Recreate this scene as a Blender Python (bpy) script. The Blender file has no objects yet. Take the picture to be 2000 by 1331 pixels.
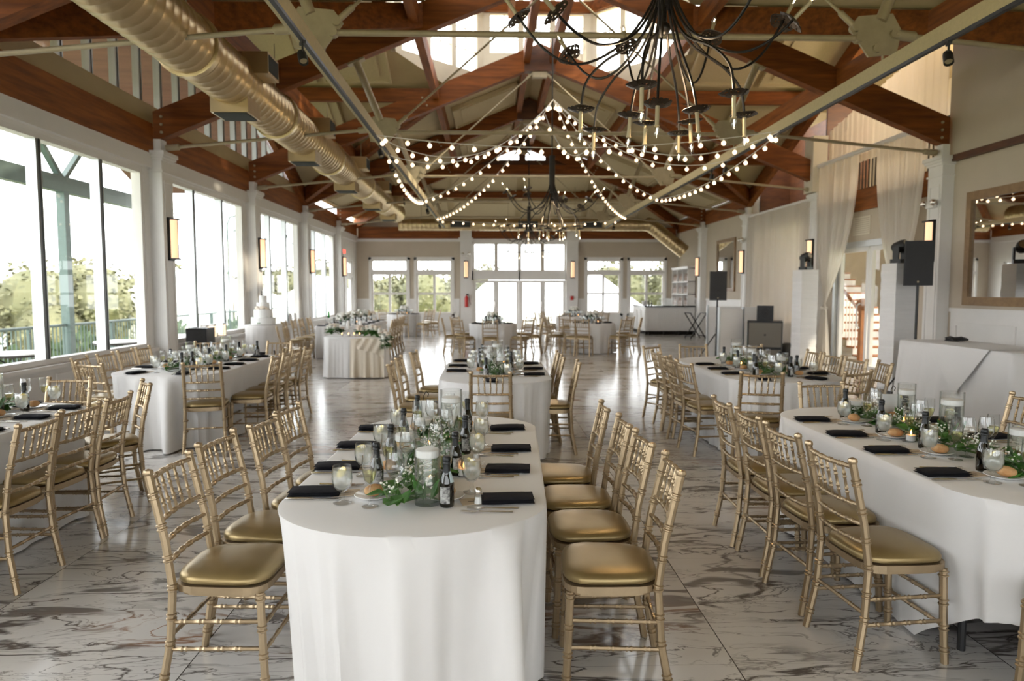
import bpy, math, random
from mathutils import Vector, Matrix
R = math.radians
PI = math.pi
C = bpy.context.scene.collection
KIDS = {}

# ------------------------------------------------------------------ mesh builder
class MB:
    def __init__(s):
        s.v = []; s.f = []
    def quad(s, a, b, c, d):
        n = len(s.v); s.v += [tuple(a), tuple(b), tuple(c), tuple(d)]; s.f.append((n, n+1, n+2, n+3)); return s
    def poly(s, pts):
        n = len(s.v); s.v += [tuple(p) for p in pts]; s.f.append(tuple(range(n, n+len(pts)))); return s
    def box(s, x0, x1, y0, y1, z0, z1):
        n = len(s.v)
        s.v += [(x0,y0,z0),(x1,y0,z0),(x1,y1,z0),(x0,y1,z0),(x0,y0,z1),(x1,y0,z1),(x1,y1,z1),(x0,y1,z1)]
        for q in ((0,3,2,1),(4,5,6,7),(0,1,5,4),(1,2,6,5),(2,3,7,6),(3,0,4,7)):
            s.f.append(tuple(n+i for i in q))
        return s
    def bevbox(s, x0, x1, y0, y1, z0, z1, b):
        pts = [(x0+b,y0),(x1-b,y0),(x1,y0+b),(x1,y1-b),(x1-b,y1),(x0+b,y1),(x0,y1-b),(x0,y0+b)]
        return s.prism(pts, z0, z1)
    def prism(s, poly, z0, z1):
        n = len(s.v); m = len(poly)
        s.v += [(x,y,z0) for x,y in poly] + [(x,y,z1) for x,y in poly]
        s.f.append(tuple(n+i for i in range(m-1,-1,-1))); s.f.append(tuple(n+m+i for i in range(m)))
        for i in range(m):
            j = (i+1) % m; s.f.append((n+i, n+j, n+m+j, n+m+i))
        return s
    def extrude(s, pts, d):
        """planar polygon of 3d points pushed along vector d"""
        n = len(s.v); m = len(pts); d = Vector(d)
        s.v += [tuple(p) for p in pts] + [tuple(Vector(p)+d) for p in pts]
        s.f.append(tuple(n+i for i in range(m-1,-1,-1))); s.f.append(tuple(n+m+i for i in range(m)))
        for i in range(m):
            j = (i+1) % m; s.f.append((n+i, n+j, n+m+j, n+m+i))
        return s
    def beam(s, p, q, w, h, up=(0,0,1)):
        p = Vector(p); q = Vector(q); d = (q-p).normalized(); u = Vector(up)
        sd = d.cross(u).normalized(); u = sd.cross(d).normalized()
        a = sd*(w/2); b = u*(h/2); n = len(s.v)
        for e in (p, q):
            for k in (-a-b, a-b, a+b, -a+b): s.v.append(tuple(e+k))
        for f in ((0,1,2,3),(7,6,5,4),(0,4,5,1),(1,5,6,2),(2,6,7,3),(3,7,4,0)): s.f.append(tuple(n+i for i in f))
        return s
    def tube(s, pts, r, n=8, cap=True):
        P = [Vector(p) for p in pts]; k = len(P)
        rr = r if isinstance(r, (list, tuple)) else [r]*k
        t0 = (P[1]-P[0]).normalized()
        ref = Vector((0,0,1)) if abs(t0.z) < .9 else Vector((1,0,0))
        a = t0.cross(ref).normalized(); base = len(s.v)
        for i in range(k):
            t = (P[min(i+1,k-1)]-P[max(i-1,0)])
            if t.length < 1e-9: t = t0
            t.normalize(); a = (a - t*a.dot(t)).normalized(); b = t.cross(a)
            for j in range(n):
                th = 2*PI*j/n
                s.v.append(tuple(P[i] + (a*math.cos(th)+b*math.sin(th))*rr[i]))
        for i in range(k-1):
            for j in range(n):
                j2 = (j+1) % n
                s.f.append((base+i*n+j, base+i*n+j2, base+(i+1)*n+j2, base+(i+1)*n+j))
        if cap:
            s.f.append(tuple(base+j for j in range(n-1,-1,-1))); s.f.append(tuple(base+(k-1)*n+j for j in range(n)))
        return s
    def lathe(s, prof, n=16, c=(0,0,0)):
        base = len(s.v); m = len(prof)
        for r, z in prof:
            for j in range(n):
                th = 2*PI*j/n
                s.v.append((c[0]+r*math.cos(th), c[1]+r*math.sin(th), c[2]+z))
        for i in range(m-1):
            for j in range(n):
                j2 = (j+1) % n
                s.f.append((base+i*n+j, base+i*n+j2, base+(i+1)*n+j2, base+(i+1)*n+j))
        if prof[0][0] > 1e-6: s.f.append(tuple(base+j for j in range(n-1,-1,-1)))
        if prof[-1][0] > 1e-6: s.f.append(tuple(base+(m-1)*n+j for j in range(n)))
        return s
    def ball(s, c, r, n=8, m=6, sz=1.0):
        return s.lathe([(max(r*math.sin(PI*i/m), 1e-7), -r*sz*math.cos(PI*i/m)) for i in range(m+1)], n, c)
    def disc(s, c, r, n=16):
        return s.poly([(c[0]+r*math.cos(2*PI*j/n), c[1]+r*math.sin(2*PI*j/n), c[2]) for j in range(n)])
    def leaf(s, p, d, up, L, W, bend=.25):
        p = Vector(p); d = Vector(d).normalized(); sd = d.cross(Vector(up))
        if sd.length < 1e-4: sd = d.cross(Vector((1,0,.3)))
        sd.normalize(); u = sd.cross(d)
        n = len(s.v)
        mid = p+d*(L*.45)-u*(L*bend*.15); tip = p+d*L-u*(L*bend)
        s.v += [tuple(p), tuple(mid-sd*W/2+u*W*.12), tuple(mid), tuple(mid+sd*W/2+u*W*.12), tuple(tip),
                tuple(p+d*(L*.75)-sd*W*.36-u*(L*bend*.5)), tuple(p+d*(L*.75)+sd*W*.36-u*(L*bend*.5))]
        s.f += [(n, n+2, n+1), (n, n+3, n+2), (n+1, n+2, n+4, n+5), (n+2, n+3, n+6, n+4)]
        return s
    def xf(s, M):
        s.v = [tuple(M @ Vector(p)) for p in s.v]; return s
    def build(s, name, mat, parent=None, origin=None, smooth=False, angle=40):
        me = bpy.data.meshes.new(name)
        vv = s.v
        if origin is not None:
            ox, oy, oz = origin; vv = [(x-ox, y-oy, z-oz) for x, y, z in vv]
        me.from_pydata(vv, [], s.f)
        me.materials.append(mat)
        if smooth:
            me.polygons.foreach_set('use_smooth', [True]*len(me.polygons))
            try: me.set_sharp_from_angle(angle=R(angle))
            except Exception: pass
        me.update()
        o = bpy.data.objects.new(name, me); C.objects.link(o)
        if parent is not None:
            o.parent = parent; KIDS.setdefault(parent.name, []).append(o)
        return o

def thing(name, label, cat, loc=(0,0,0), rz=0.0, group=None):
    o = bpy.data.objects.new(name, None); C.objects.link(o)
    o.empty_display_size = .1
    o.location = loc; o.rotation_euler = (0, 0, rz)
    tag(o, label, cat, group); return o
def tag(o, label, cat, group=None):
    o['label'] = label; o['category'] = cat
    if group: o['group'] = group
    return o
def struct(name, mb, mat, smooth=False):
    o = mb.build(name, mat, smooth=smooth); o['kind'] = 'structure'; return o
def part_struct(name, mb, mat, parent, smooth=False):
    return mb.build(name, mat, parent, smooth=smooth)
def dup(root, loc, rz, label=None, group=None, cat=None):
    r = root.copy(); C.objects.link(r); r.location = loc; r.rotation_euler = (0, 0, rz)
    if label: r['label'] = label
    if group: r['group'] = group
    for ch in KIDS.get(root.name, ()):
        c = ch.copy(); C.objects.link(c); c.parent = r; KIDS.setdefault(r.name, []).append(c)
        for g in KIDS.get(ch.name, ()):
            d = g.copy(); C.objects.link(d); d.parent = c; KIDS.setdefault(c.name, []).append(d)
    return r
def single(name, mb, mat, label, cat, loc=(0,0,0), rz=0.0, group=None, smooth=False):
    o = mb.build(name, mat, smooth=smooth); o.location = loc; o.rotation_euler = (0,0,rz)
    return tag(o, label, cat, group)
PROTO = {}
def place(key, maker, loc, rz, label, group):
    if key not in PROTO:
        o = PROTO[key] = maker(); o.location = loc; o.rotation_euler = (0,0,rz); o['label'] = label
        if group: o['group'] = group
        return o
    return dup(PROTO[key], loc, rz, label, group)

# ------------------------------------------------------------------ materials
def new_mat(name):
    m = bpy.data.materials.new(name); m.use_nodes = True
    nt = m.node_tree; b = nt.nodes['Principled BSDF']
    return m, nt, b
def N(nt, t, **kw):
    n = nt.nodes.new(t)
    for k, v in kw.items(): setattr(n, k, v)
    return n
def mat(name, col, rough=.5, metal=0.0, var=0.0, scale=(6,6,6), col2=None, bump=0.0, bscale=60, emit=None, es=0.0, coat=0.0, spec=None, sheen=0.0, detail=4):
    m, nt, b = new_mat(name)
    b.inputs['Base Color'].default_value = (*col, 1)
    b.inputs['Roughness'].default_value = rough
    b.inputs['Metallic'].default_value = metal
    if coat: b.inputs['Coat Weight'].default_value = coat; b.inputs['Coat Roughness'].default_value = .08
    if spec is not None: b.inputs['Specular IOR Level'].default_value = spec
    if sheen: b.inputs['Sheen Weight'].default_value = sheen
    if emit:
        b.inputs['Emission Color'].default_value = (*emit, 1); b.inputs['Emission Strength'].default_value = es
    tc = N(nt, 'ShaderNodeTexCoord')
    if var or col2:
        mp = N(nt, 'ShaderNodeMapping'); mp.inputs['Scale'].default_value = scale
        nz = N(nt, 'ShaderNodeTexNoise'); nz.inputs['Scale'].default_value = 1; nz.inputs['Detail'].default_value = detail; nz.inputs['Roughness'].default_value = .6
        rp = N(nt, 'ShaderNodeValToRGB')
        c2 = col2 or tuple(max(0, c*(1-var)) for c in col)
        rp.color_ramp.elements[0].position = .3; rp.color_ramp.elements[1].position = .7
        rp.color_ramp.elements[0].color = (*c2, 1); rp.color_ramp.elements[1].color = (*col, 1)
        nt.links.new(tc.outputs['Object'], mp.inputs['Vector']); nt.links.new(mp.outputs[0], nz.inputs['Vector'])
        nt.links.new(nz.outputs['Fac'], rp.inputs['Fac']); nt.links.new(rp.outputs['Color'], b.inputs['Base Color'])
    if bump:
        nz2 = N(nt, 'ShaderNodeTexNoise'); nz2.inputs['Scale'].default_value = bscale
        bp = N(nt, 'ShaderNodeBump'); bp.inputs['Strength'].default_value = bump; bp.inputs['Distance'].default_value = .01
        nt.links.new(tc.outputs['Object'], nz2.inputs['Vector']); nt.links.new(nz2.outputs['Fac'], bp.inputs['Height'])
        nt.links.new(bp.outputs['Normal'], b.inputs['Normal'])
    return m
def glass_mat(name, tint=(.985,.99,.99), edge=(.80,.82,.82), refl=.85, base=.06, rough=.01, power=3.4, body=0.0, bodycol=(.8,.8,.8)):
    m = bpy.data.materials.new(name); m.use_nodes = True; nt = m.node_tree
    for n in list(nt.nodes):
        if n.type != 'OUTPUT_MATERIAL': nt.nodes.remove(n)
    out = [n for n in nt.nodes][0]
    lw = N(nt, 'ShaderNodeLayerWeight'); lw.inputs['Blend'].default_value = .5
    pw = N(nt, 'ShaderNodeMath', operation='POWER'); pw.inputs[1].default_value = power
    ml = N(nt, 'ShaderNodeMath', operation='MULTIPLY_ADD'); ml.inputs[1].default_value = refl; ml.inputs[2].default_value = base
    rp = N(nt, 'ShaderNodeValToRGB'); rp.color_ramp.elements[0].color = (*tint,1); rp.color_ramp.elements[1].color = (*edge,1)
    rp.color_ramp.elements[0].position = .45
    tr = N(nt, 'ShaderNodeBsdfTransparent'); gl = N(nt, 'ShaderNodeBsdfGlossy'); gl.inputs['Roughness'].default_value = rough
    mx = N(nt, 'ShaderNodeMixShader'); L = nt.links.new
    L(lw.outputs['Facing'], pw.inputs[0]); L(pw.outputs[0], ml.inputs[0]); L(ml.outputs[0], mx.inputs[0])
    L(lw.outputs['Facing'], rp.inputs[0]); L(rp.outputs[0], tr.inputs['Color'])
    src = tr.outputs[0]
    if body:
        df = N(nt, 'ShaderNodeBsdfDiffuse'); df.inputs['Color'].default_value = (*bodycol,1)
        tl = N(nt, 'ShaderNodeBsdfTranslucent'); tl.inputs['Color'].default_value = (*bodycol,1)
        m1 = N(nt, 'ShaderNodeMixShader'); m1.inputs[0].default_value = .5; L(df.outputs[0], m1.inputs[1]); L(tl.outputs[0], m1.inputs[2])
        m2 = N(nt, 'ShaderNodeMixShader'); m2.inputs[0].default_value = body
        L(tr.outputs[0], m2.inputs[1]); L(m1.outputs[0], m2.inputs[2]); src = m2.outputs[0]
    L(src, mx.inputs[1]); L(gl.outputs[0], mx.inputs[2]); L(mx.outputs[0], out.inputs['Surface'])
    return m
def sheer_mat(name, col, tr_amt):
    m = bpy.data.materials.new(name); m.use_nodes = True; nt = m.node_tree
    for n in list(nt.nodes):
        if n.type != 'OUTPUT_MATERIAL': nt.nodes.remove(n)
    out = [n for n in nt.nodes][0]; L = nt.links.new
    df = N(nt, 'ShaderNodeBsdfDiffuse'); df.inputs['Color'].default_value = (*col,1)
    tl = N(nt, 'ShaderNodeBsdfTranslucent'); tl.inputs['Color'].default_value = (*col,1)
    tr = N(nt, 'ShaderNodeBsdfTransparent')
    m1 = N(nt, 'ShaderNodeMixShader'); m1.inputs[0].default_value = .4
    m2 = N(nt, 'ShaderNodeMixShader'); m2.inputs[0].default_value = tr_amt
    L(df.outputs[0], m1.inputs[1]); L(tl.outputs[0], m1.inputs[2]); L(m1.outputs[0], m2.inputs[1]); L(tr.outputs[0], m2.inputs[2]); L(m2.outputs[0], out.inputs['Surface'])
    return m
def emit_mat(name, col, s):
    return mat(name, col, .4, emit=col, es=s)

def marble():
    m, nt, b = new_mat('marble'); L = nt.links.new
    tc = N(nt, 'ShaderNodeTexCoord'); sep = N(nt, 'ShaderNodeSeparateXYZ'); L(tc.outputs['Object'], sep.inputs[0])
    def math_(op, a, b_=None, c=None):
        n = N(nt, 'ShaderNodeMath', operation=op)
        for i, v in enumerate((a, b_, c)):
            if v is None: continue
            if isinstance(v, (int, float)): n.inputs[i].default_value = v
            else: L(v, n.inputs[i])
        return n.outputs[0]
    TX, TY_ = 1.18, .59
    u = math_('DIVIDE', math_('ADD', sep.outputs[0], GROUT_X), TX); v = math_('DIVIDE', math_('ADD', sep.outputs[1], .1), TY_)
    fu = math_('FLOOR', u); fv = math_('FLOOR', v)
    off = math_('ADD', math_('MULTIPLY', fu, 3.7), math_('MULTIPLY', fv, .0))
    cmb = N(nt, 'ShaderNodeCombineXYZ')
    L(math_('MULTIPLY', sep.outputs[0], .62), cmb.inputs[0]); L(math_('MULTIPLY', sep.outputs[1], 2.1), cmb.inputs[1]); L(off, cmb.inputs[2])
    # warp
    wn = N(nt, 'ShaderNodeTexNoise'); wn.inputs['Scale'].default_value = 1.3; wn.inputs['Detail'].default_value = 3; L(cmb.outputs[0], wn.inputs['Vector'])
    wv = N(nt, 'ShaderNodeVectorMath', operation='MULTIPLY_ADD'); L(wn.outputs['Color'], wv.inputs[0]); wv.inputs[1].default_value = (.9,.7,.0); L(cmb.outputs[0], wv.inputs[2])
    def vein(scale, width, seed, detail=5):
        mp = N(nt, 'ShaderNodeVectorMath', operation='ADD'); L(wv.outputs[0], mp.inputs[0]); mp.inputs[1].default_value = (seed, seed*1.7, seed*.3)
        n = N(nt, 'ShaderNodeTexNoise'); n.inputs['Scale'].default_value = scale; n.inputs['Detail'].default_value = detail; n.inputs['Roughness'].default_value = .55
        L(mp.outputs[0], n.inputs['Vector'])
        d = math_('ABSOLUTE', math_('SUBTRACT', n.outputs['Fac'], .5))
        mr = N(nt, 'ShaderNodeMapRange'); mr.interpolation_type = 'SMOOTHSTEP'
        mr.inputs['From Min'].default_value = width; mr.inputs['From Max'].default_value = 0.0; L(d, mr.inputs['Value'])
        return mr.outputs[0]
    def mask(scale, lo, hi, seed):
        mp = N(nt, 'ShaderNodeVectorMath', operation='ADD'); L(wv.outputs[0], mp.inputs[0]); mp.inputs[1].default_value = (seed, seed, seed)
        n = N(nt, 'ShaderNodeTexNoise'); n.inputs['Scale'].default_value = scale; n.inputs['Detail'].default_value = 2; L(mp.outputs[0], n.inputs['Vector'])
        mr = N(nt, 'ShaderNodeMapRange'); mr.interpolation_type = 'SMOOTHSTEP'; mr.inputs['From Min'].default_value = lo; mr.inputs['From Max'].default_value = hi
        L(n.outputs['Fac'], mr.inputs['Value']); return mr.outputs[0]
    v1 = math_('MULTIPLY', vein(1.0, .024, 3.1, 7), mask(1.1, .42, .56, 9.0))
    v2 = math_('MULTIPLY', vein(2.1, .016, 7.7, 6), mask(1.5, .40, .54, 2.0))
    v3 = math_('MAXIMUM', math_('MULTIPLY', vein(4.6, .018, 13.0, 5), math_('MULTIPLY', mask(1.8, .42, .58, 5.0), .8)), math_('MULTIPLY', vein(1.5, .007, 29.0, 6), .45))
    blot = math_('MULTIPLY', math_('MULTIPLY', mask(1.4, .60, .625, 21.0), mask(6.0, .40, .52, 17.0)), .85)
    dark = math_('MAXIMUM', math_('MAXIMUM', v1, v2), math_('MAXIMUM', v3, blot))
    cl = N(nt, 'ShaderNodeTexNoise'); cl.inputs['Scale'].default_value = .9; cl.inputs['Detail'].default_value = 3; L(cmb.outputs[0], cl.inputs['Vector'])
    base = N(nt, 'ShaderNodeValToRGB'); base.color_ramp.elements[0].position = .3; base.color_ramp.elements[1].position = .7
    base.color_ramp.elements[0].color = (.56,.53,.495,1); base.color_ramp.elements[1].color = (.72,.70,.68,1); L(cl.outputs['Fac'], base.inputs[0])
    vc = N(nt, 'ShaderNodeMix', data_type='RGBA'); vc.inputs[6].default_value = (.055,.040,.034,1); vc.inputs[7].default_value = (.26,.115,.045,1)
    L(mask(1.0, .55, .66, 40.0), vc.inputs[0])
    mix = N(nt, 'ShaderNodeMix', data_type='RGBA'); L(math_('MULTIPLY', dark, .9), mix.inputs[0]); L(base.outputs[0], mix.inputs[6]); L(vc.outputs[2], mix.inputs[7])
    # grout
    def line(t, w):
        f = math_('FRACT', t); e = math_('MINIMUM', f, math_('SUBTRACT', 1.0, f)); return math_('LESS_THAN', e, w)
    g = math_('MAXIMUM', line(u, .0022), math_('MULTIPLY', line(v, .002), .5))
    mg = N(nt, 'ShaderNodeMix', data_type='RGBA'); L(g, mg.inputs[0]); L(mix.outputs[2], mg.inputs[6]); mg.inputs[7].default_value = (.07,.06,.055,1)
    L(mg.outputs[2], b.inputs['Base Color'])
    b.inputs['Roughness'].default_value = .17; b.inputs['Specular IOR Level'].default_value = .6
    return m
GROUT_X = 1.31
M = {}
M['floor'] = marble()
M['wood_x'] = mat('rafter_wood', (.27,.082,.016), .6, col2=(.115,.034,.008), scale=(1.2,14,14), spec=.25)
M['wood_y'] = mat('beam_wood', (.31,.10,.02), .6, col2=(.14,.042,.010), scale=(14,1.2,14), spec=.25)
M['wood_dark'] = mat('dark_wood', (.13,.045,.015), .5, col2=(.06,.02,.008), scale=(3,3,12))
M['porch'] = mat('porch_boards', (.19,.085,.055), .7, col2=(.12,.05,.035), scale=(.6,14,14))
M['ceil'] = mat('ceiling_paint', (.53,.43,.245), .8, var=.12, scale=(2,2,2))
M['panel'] = mat('acoustic_panel', (.58,.485,.30), .9, var=.12, scale=(30,30,30), bump=.3, bscale=150)
M['wall'] = mat('beige_wall_paint', (.55,.475,.375), .75, var=.05, scale=(3,3,3))
M['cream'] = mat('cream_wall_paint', (.72,.66,.54), .75, var=.05, scale=(3,3,3))
M['white'] = mat('white_paint', (.78,.76,.73), .45, var=.04, scale=(4,4,4))
M['alu'] = mat('window_aluminium', (.55,.57,.58), .35, .6, var=.08)
M['gasket'] = mat('dark_gasket', (.03,.035,.035), .6)
M['steel'] = mat('tan_steel_paint', (.42,.35,.23), .5, .2, var=.15, scale=(8,8,8))
M['duct'] = mat('spiral_duct_metal', (.58,.45,.26), .33, .9, col2=(.48,.37,.21), scale=(2,7,2))
M['dark_metal'] = mat('dark_metal', (.03,.027,.025), .4, .7, var=.2)
M['black'] = mat('black_plastic', (.018,.018,.019), .5, var=.2)
M['grille'] = mat('speaker_grille', (.035,.035,.037), .75, bump=.6, bscale=300)
M['gold'] = mat('gold_chair_paint', (.455,.345,.215), .36, .75, var=.16, scale=(9,9,9))
M['seat'] = mat('gold_vinyl', (.335,.248,.115), .34, .65, var=.12, scale=(5,5,5), bump=.08, bscale=400)
M['cloth'] = mat('white_tablecloth', (.74,.725,.71), .85, var=.03, scale=(2,2,2), sheen=.2, bump=.05, bscale=700)
M['creamcloth'] = mat('cream_tablecloth', (.74,.66,.54), .85, var=.04, scale=(2,2,2), sheen=.2)
M['napkin'] = mat('black_napkin', (.013,.013,.018), .9, var=.3, scale=(40,40,40), spec=.25)
M['card'] = mat('kraft_menu_card', (.56,.46,.34), .8, var=.05)
M['ink'] = mat('printed_ink', (.12,.1,.08), .8)
M['silver'] = mat('cutlery_silver', (.72,.68,.63), .18, 1.0)
M['plate'] = mat('white_china', (.82,.82,.81), .15)
M['bread'] = mat('bread_crust', (.46,.22,.075), .7, col2=(.62,.40,.2), scale=(18,18,18), bump=.4, bscale=60)
M['glass'] = glass_mat('clear_glass')
M['vase'] = glass_mat('vase_glass', tint=(.985,.99,.985), edge=(.66,.70,.69), refl=.8)
M['pane'] = glass_mat('window_glass', tint=(.97,.985,.98), edge=(.9,.93,.92), refl=.55, base=.03, power=4)
M['water'] = glass_mat('iced_water', tint=(.99,.995,.985), edge=(.9,.92,.9), refl=.4, body=.30, bodycol=(.93,.94,.90))
M['clearwater'] = glass_mat('vase_water', tint=(.97,.985,.97), edge=(.75,.80,.75), refl=.3)
M['wine'] = glass_mat('white_wine', tint=(.90,.88,.66), edge=(.7,.66,.42), refl=.35)
M['bottle'] = glass_mat('dark_green_glass', tint=(.10,.10,.035), edge=(.012,.016,.008), refl=.5, base=.08, power=2.2)
M['foil'] = mat('black_foil', (.018,.020,.021), .38, .3, var=.2)
M['blabel'] = mat('bottle_label', (.03,.03,.033), .5, col2=(.55,.55,.53), scale=(55,55,70), detail=1)
M['neck'] = mat('neck_band', (.45,.55,.58), .5)
M['lemon'] = mat('lemon_slice', (.78,.62,.16), .5, col2=(.85,.78,.45), scale=(60,60,60))
M['leaf'] = mat('garland_leaf', (.075,.21,.035), .45, col2=(.03,.105,.02), scale=(22,22,22))
M['stem'] = mat('flower_stem', (.12,.2,.06), .6)
M['bloom'] = mat('white_blossom', (.85,.84,.78), .7)
M['rose'] = mat('cream_rose', (.82,.70,.58), .7, col2=(.9,.84,.76), scale=(20,20,20))
M['candle'] = mat('white_wax', (.86,.85,.83), .4)
M['flame'] = emit_mat('candle_flame', (1.0,.42,.10), 14)
M['bulb'] = emit_mat('lit_globe_bulb', (1.0,.74,.48), 2.1)
M['cbulb'] = glass_mat('candle_bulb_glass', edge=(.5,.5,.48), refl=.8, base=.12)
M['filament'] = emit_mat('glowing_filament', (1.0,.80,.52), 16)
M['sleeve'] = mat('candle_sleeve', (.40,.33,.2), .5, .3)
M['sconce'] = emit_mat('sconce_diffuser', (1.0,.62,.36), .75)
M['mirror'] = mat('mirror_glass', (.86,.86,.85), .015, 1.0)
M['frame'] = mat('mirror_frame_wood', (.30,.185,.085), .5, col2=(.2,.115,.05), scale=(10,10,10))
M['sheer'] = sheer_mat('sheer_curtain', (.84,.79,.72), .14)
M['sheer2'] = sheer_mat('thin_sheer_curtain', (.72,.665,.60), .28)
M['scrim'] = mat('white_stretch_scrim', (.78,.77,.76), .8, var=.06, scale=(3,3,60))
M['red'] = mat('red_enamel', (.5,.02,.015), .35)
M['exit'] = emit_mat('exit_letters', (1.0,.08,.05), 2.5)
M['stone'] = mat('bar_top', (.02,.02,.018), .25)
M['liquor'] = mat('liquor_glass', (.25,.10,.035), .2, col2=(.55,.5,.45), scale=(20,20,20))
M['greenmetal'] = mat('green_grey_steel', (.12,.17,.155), .5, .2, var=.15)
M['deck'] = mat('deck_boards', (.42,.40,.36), .8, col2=(.34,.32,.28), scale=(12,1,1))
M['grass'] = mat('grass', (.22,.28,.09), .9, col2=(.36,.36,.16), scale=(.3,.3,.3))
M['lot'] = mat('car_park_asphalt', (.40,.40,.39), .9, var=.1)
M['leafA'] = mat('tree_leaf_olive', (.145,.14,.075), .85, col2=(.10,.105,.05), scale=(.5,.5,.5))
M['leafB'] = mat('tree_leaf_green', (.095,.135,.05), .85, col2=(.06,.095,.035), scale=(.5,.5,.5))
M['bark'] = mat('bark', (.13,.10,.075), .9)
M['tent'] = mat('tent_fabric', (.86,.87,.88), .7)
M['carA'] = mat('silver_car_paint', (.5,.52,.54), .3, .3)
M['carB'] = mat('dark_car_paint', (.05,.06,.09), .3, .3)
M['tyre'] = mat('tyre', (.02,.02,.02), .8)
M['plant'] = mat('stair_orange_wood', (.36,.13,.03), .5, col2=(.2,.07,.02), scale=(6,6,6))
M['cane'] = mat('perforated_bronze', (.055,.042,.032), .4, .7)
def perforate(m):
    nt = m.node_tree; L = nt.links.new; b = nt.nodes['Principled BSDF']; out = [n for n in nt.nodes if n.type == 'OUTPUT_MATERIAL'][0]
    tc = N(nt, 'ShaderNodeTexCoord'); vo = N(nt, 'ShaderNodeTexVoronoi'); vo.inputs['Scale'].default_value = 44; vo.inputs['Randomness'].default_value = .45
    lt = N(nt, 'ShaderNodeMath', operation='LESS_THAN'); lt.inputs[1].default_value = .36
    tr = N(nt, 'ShaderNodeBsdfTransparent'); mx = N(nt, 'ShaderNodeMixShader')
    L(tc.outputs['Object'], vo.inputs['Vector']); L(vo.outputs['Distance'], lt.inputs[0]); L(lt.outputs[0], mx.inputs[0])
    L(b.outputs[0], mx.inputs[1]); L(tr.outputs[0], mx.inputs[2]); L(mx.outputs[0], out.inputs['Surface'])
perforate(M['cane'])
# ------------------------------------------------------------------ the hall: dimensions in metres
XL, XR, XC, YC = -5.30, 7.42, 1.06, 13.325
SL, ZR = .407, 6.98
TY = [2.71, 6.96, 11.20, 15.45, 19.70, 23.95]
YF, YB = 27.5, -4.5
HW = 6.36
def zmain(x): return ZR - SL*abs(x-XC)
def zcross(y): return ZR - SL*abs(y-YC)
trim_n = [0]
def trim(mb, m, smooth=False):
    trim_n[0] += 1
    return struct('trim_%d' % trim_n[0], mb, m, smooth)
win_n = [0]

# floor
struct('floor', MB().box(XL-.15, XR+.15, YB-.15, YF+.15, -.12, 0), M['floor'])

# ceiling: main gable, cross gable, hip at the far end, octagonal opening under the lantern
def P3(dx, dy, main):
    z = ZR - SL*(abs(dx) if main else abs(dy)); return (XC+dx, YC+dy, z)
OC = 3.0; OH = OC*math.tan(PI/8); OM = OC/math.sqrt(2)
cb = MB()
for sx in (-1, 1):
    for sy in (-1, 1):
        cb.poly([P3(sx*OC,0,False), P3(sx*OC,sy*OH,False), P3(sx*OM,sy*OM,False), P3(sx*HW,sy*HW,False), P3(sx*HW,0,False)])
        cb.poly([P3(0,sy*OC,True), P3(sx*OH,sy*OC,True), P3(sx*OM,sy*OM,True), P3(sx*HW,sy*HW,True), P3(0,sy*HW,True)])
    cb.poly([P3(0,-HW,True), P3(sx*HW,-HW,True), P3(sx*HW,YB-YC,True), P3(0,YB-YC,True)])
    cb.poly([P3(0,HW,True), P3(sx*HW,HW,True), P3(sx*HW,YF-YC,True), P3(sx*(HW-3.55),TY[5]-YC,True), P3(0,TY[5]-YC,True)])
zg = zmain(XC+HW-3.55)
cb.poly([(XC-HW,YF,zmain(XL)), (XC+HW,YF,zmain(XL)), (XC+HW-3.55,TY[5],zg), (XC-HW+3.55,TY[5],zg)])
ceil = struct('ceiling', cb, M['ceil'])
# raised acoustic panels
def panel(o, u, v, n):
    """frame + field on the underside; o corner, u/v edge vectors, n down-normal"""
    o = Vector(o); u = Vector(u); v = Vector(v); n = Vector(n).normalized()
    mb = MB(); ul = u.length; vl = v.length; uu = u/ul; vv = v/vl
    def sl(a0, a1, b0, b1, t0, t1):
        pts = [o+uu*a0+vv*b0+n*t0, o+uu*a1+vv*b0+n*t0, o+uu*a1+vv*b1+n*t0, o+uu*a0+vv*b1+n*t0]
        mb.extrude(pts, n*(t1-t0))
    sl(0, ul, 0, vl, .005, .06)
    w = .055
    sl(0, ul, 0, w, .06, .10); sl(0, ul, vl-w, vl, .06, .10); sl(0, w, w, vl-w, .06, .10); sl(ul-w, ul, w, vl-w, .06, .10)
    i = .22
    if ul > .8 and vl > .8: sl(i, ul-i, i, vl-i, .06, .085)
    mb.build('ceiling_panel', M['panel'], ceil)
offs = [(.42, 2.06), (2.42, 4.32), (4.68, 6.2)]
for sx in (-1, 1):                                     # main slopes
    nrm = (-SL*sx*1.0, 0, -1)
    for k in range(-2, 6):
        y0 = (TY[k] if k >= 0 else TY[0]-4.25*(-k)) ; y1 = TY[k+1] if 0 <= k < 5 else (TY[0]-4.25*(-k-1) if k < 0 else YF)
        for a, b in offs:
            for h in range(2):
                ya = y0+.2+h*(y1-y0-.3)/2; yb = ya+(y1-y0-.3)/2-.12
                if ya < -4.3: continue
                if max(abs(ya-YC), abs(yb-YC)) < HW and min(abs(ya-YC), abs(yb-YC)) < b+.15: continue
                if min(abs(ya-YC), abs(yb-YC)) < HW and min(abs(ya-YC), abs(yb-YC)) < b+.15: continue
                if min(abs(ya-YC), abs(yb-YC)) < OC+.2 and a < OC: continue
                if yb > TY[5] and (YF-yb) < HW-a+.1 and b > 0 and (HW-b) > (YF-yb)-.1: continue
                if yb > TY[5]: continue
                panel((XC+sx*a, ya, zmain(XC+sx*a)), (sx*(b-a), 0, -SL*(b-a)), (0, yb-ya, 0), nrm)
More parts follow.
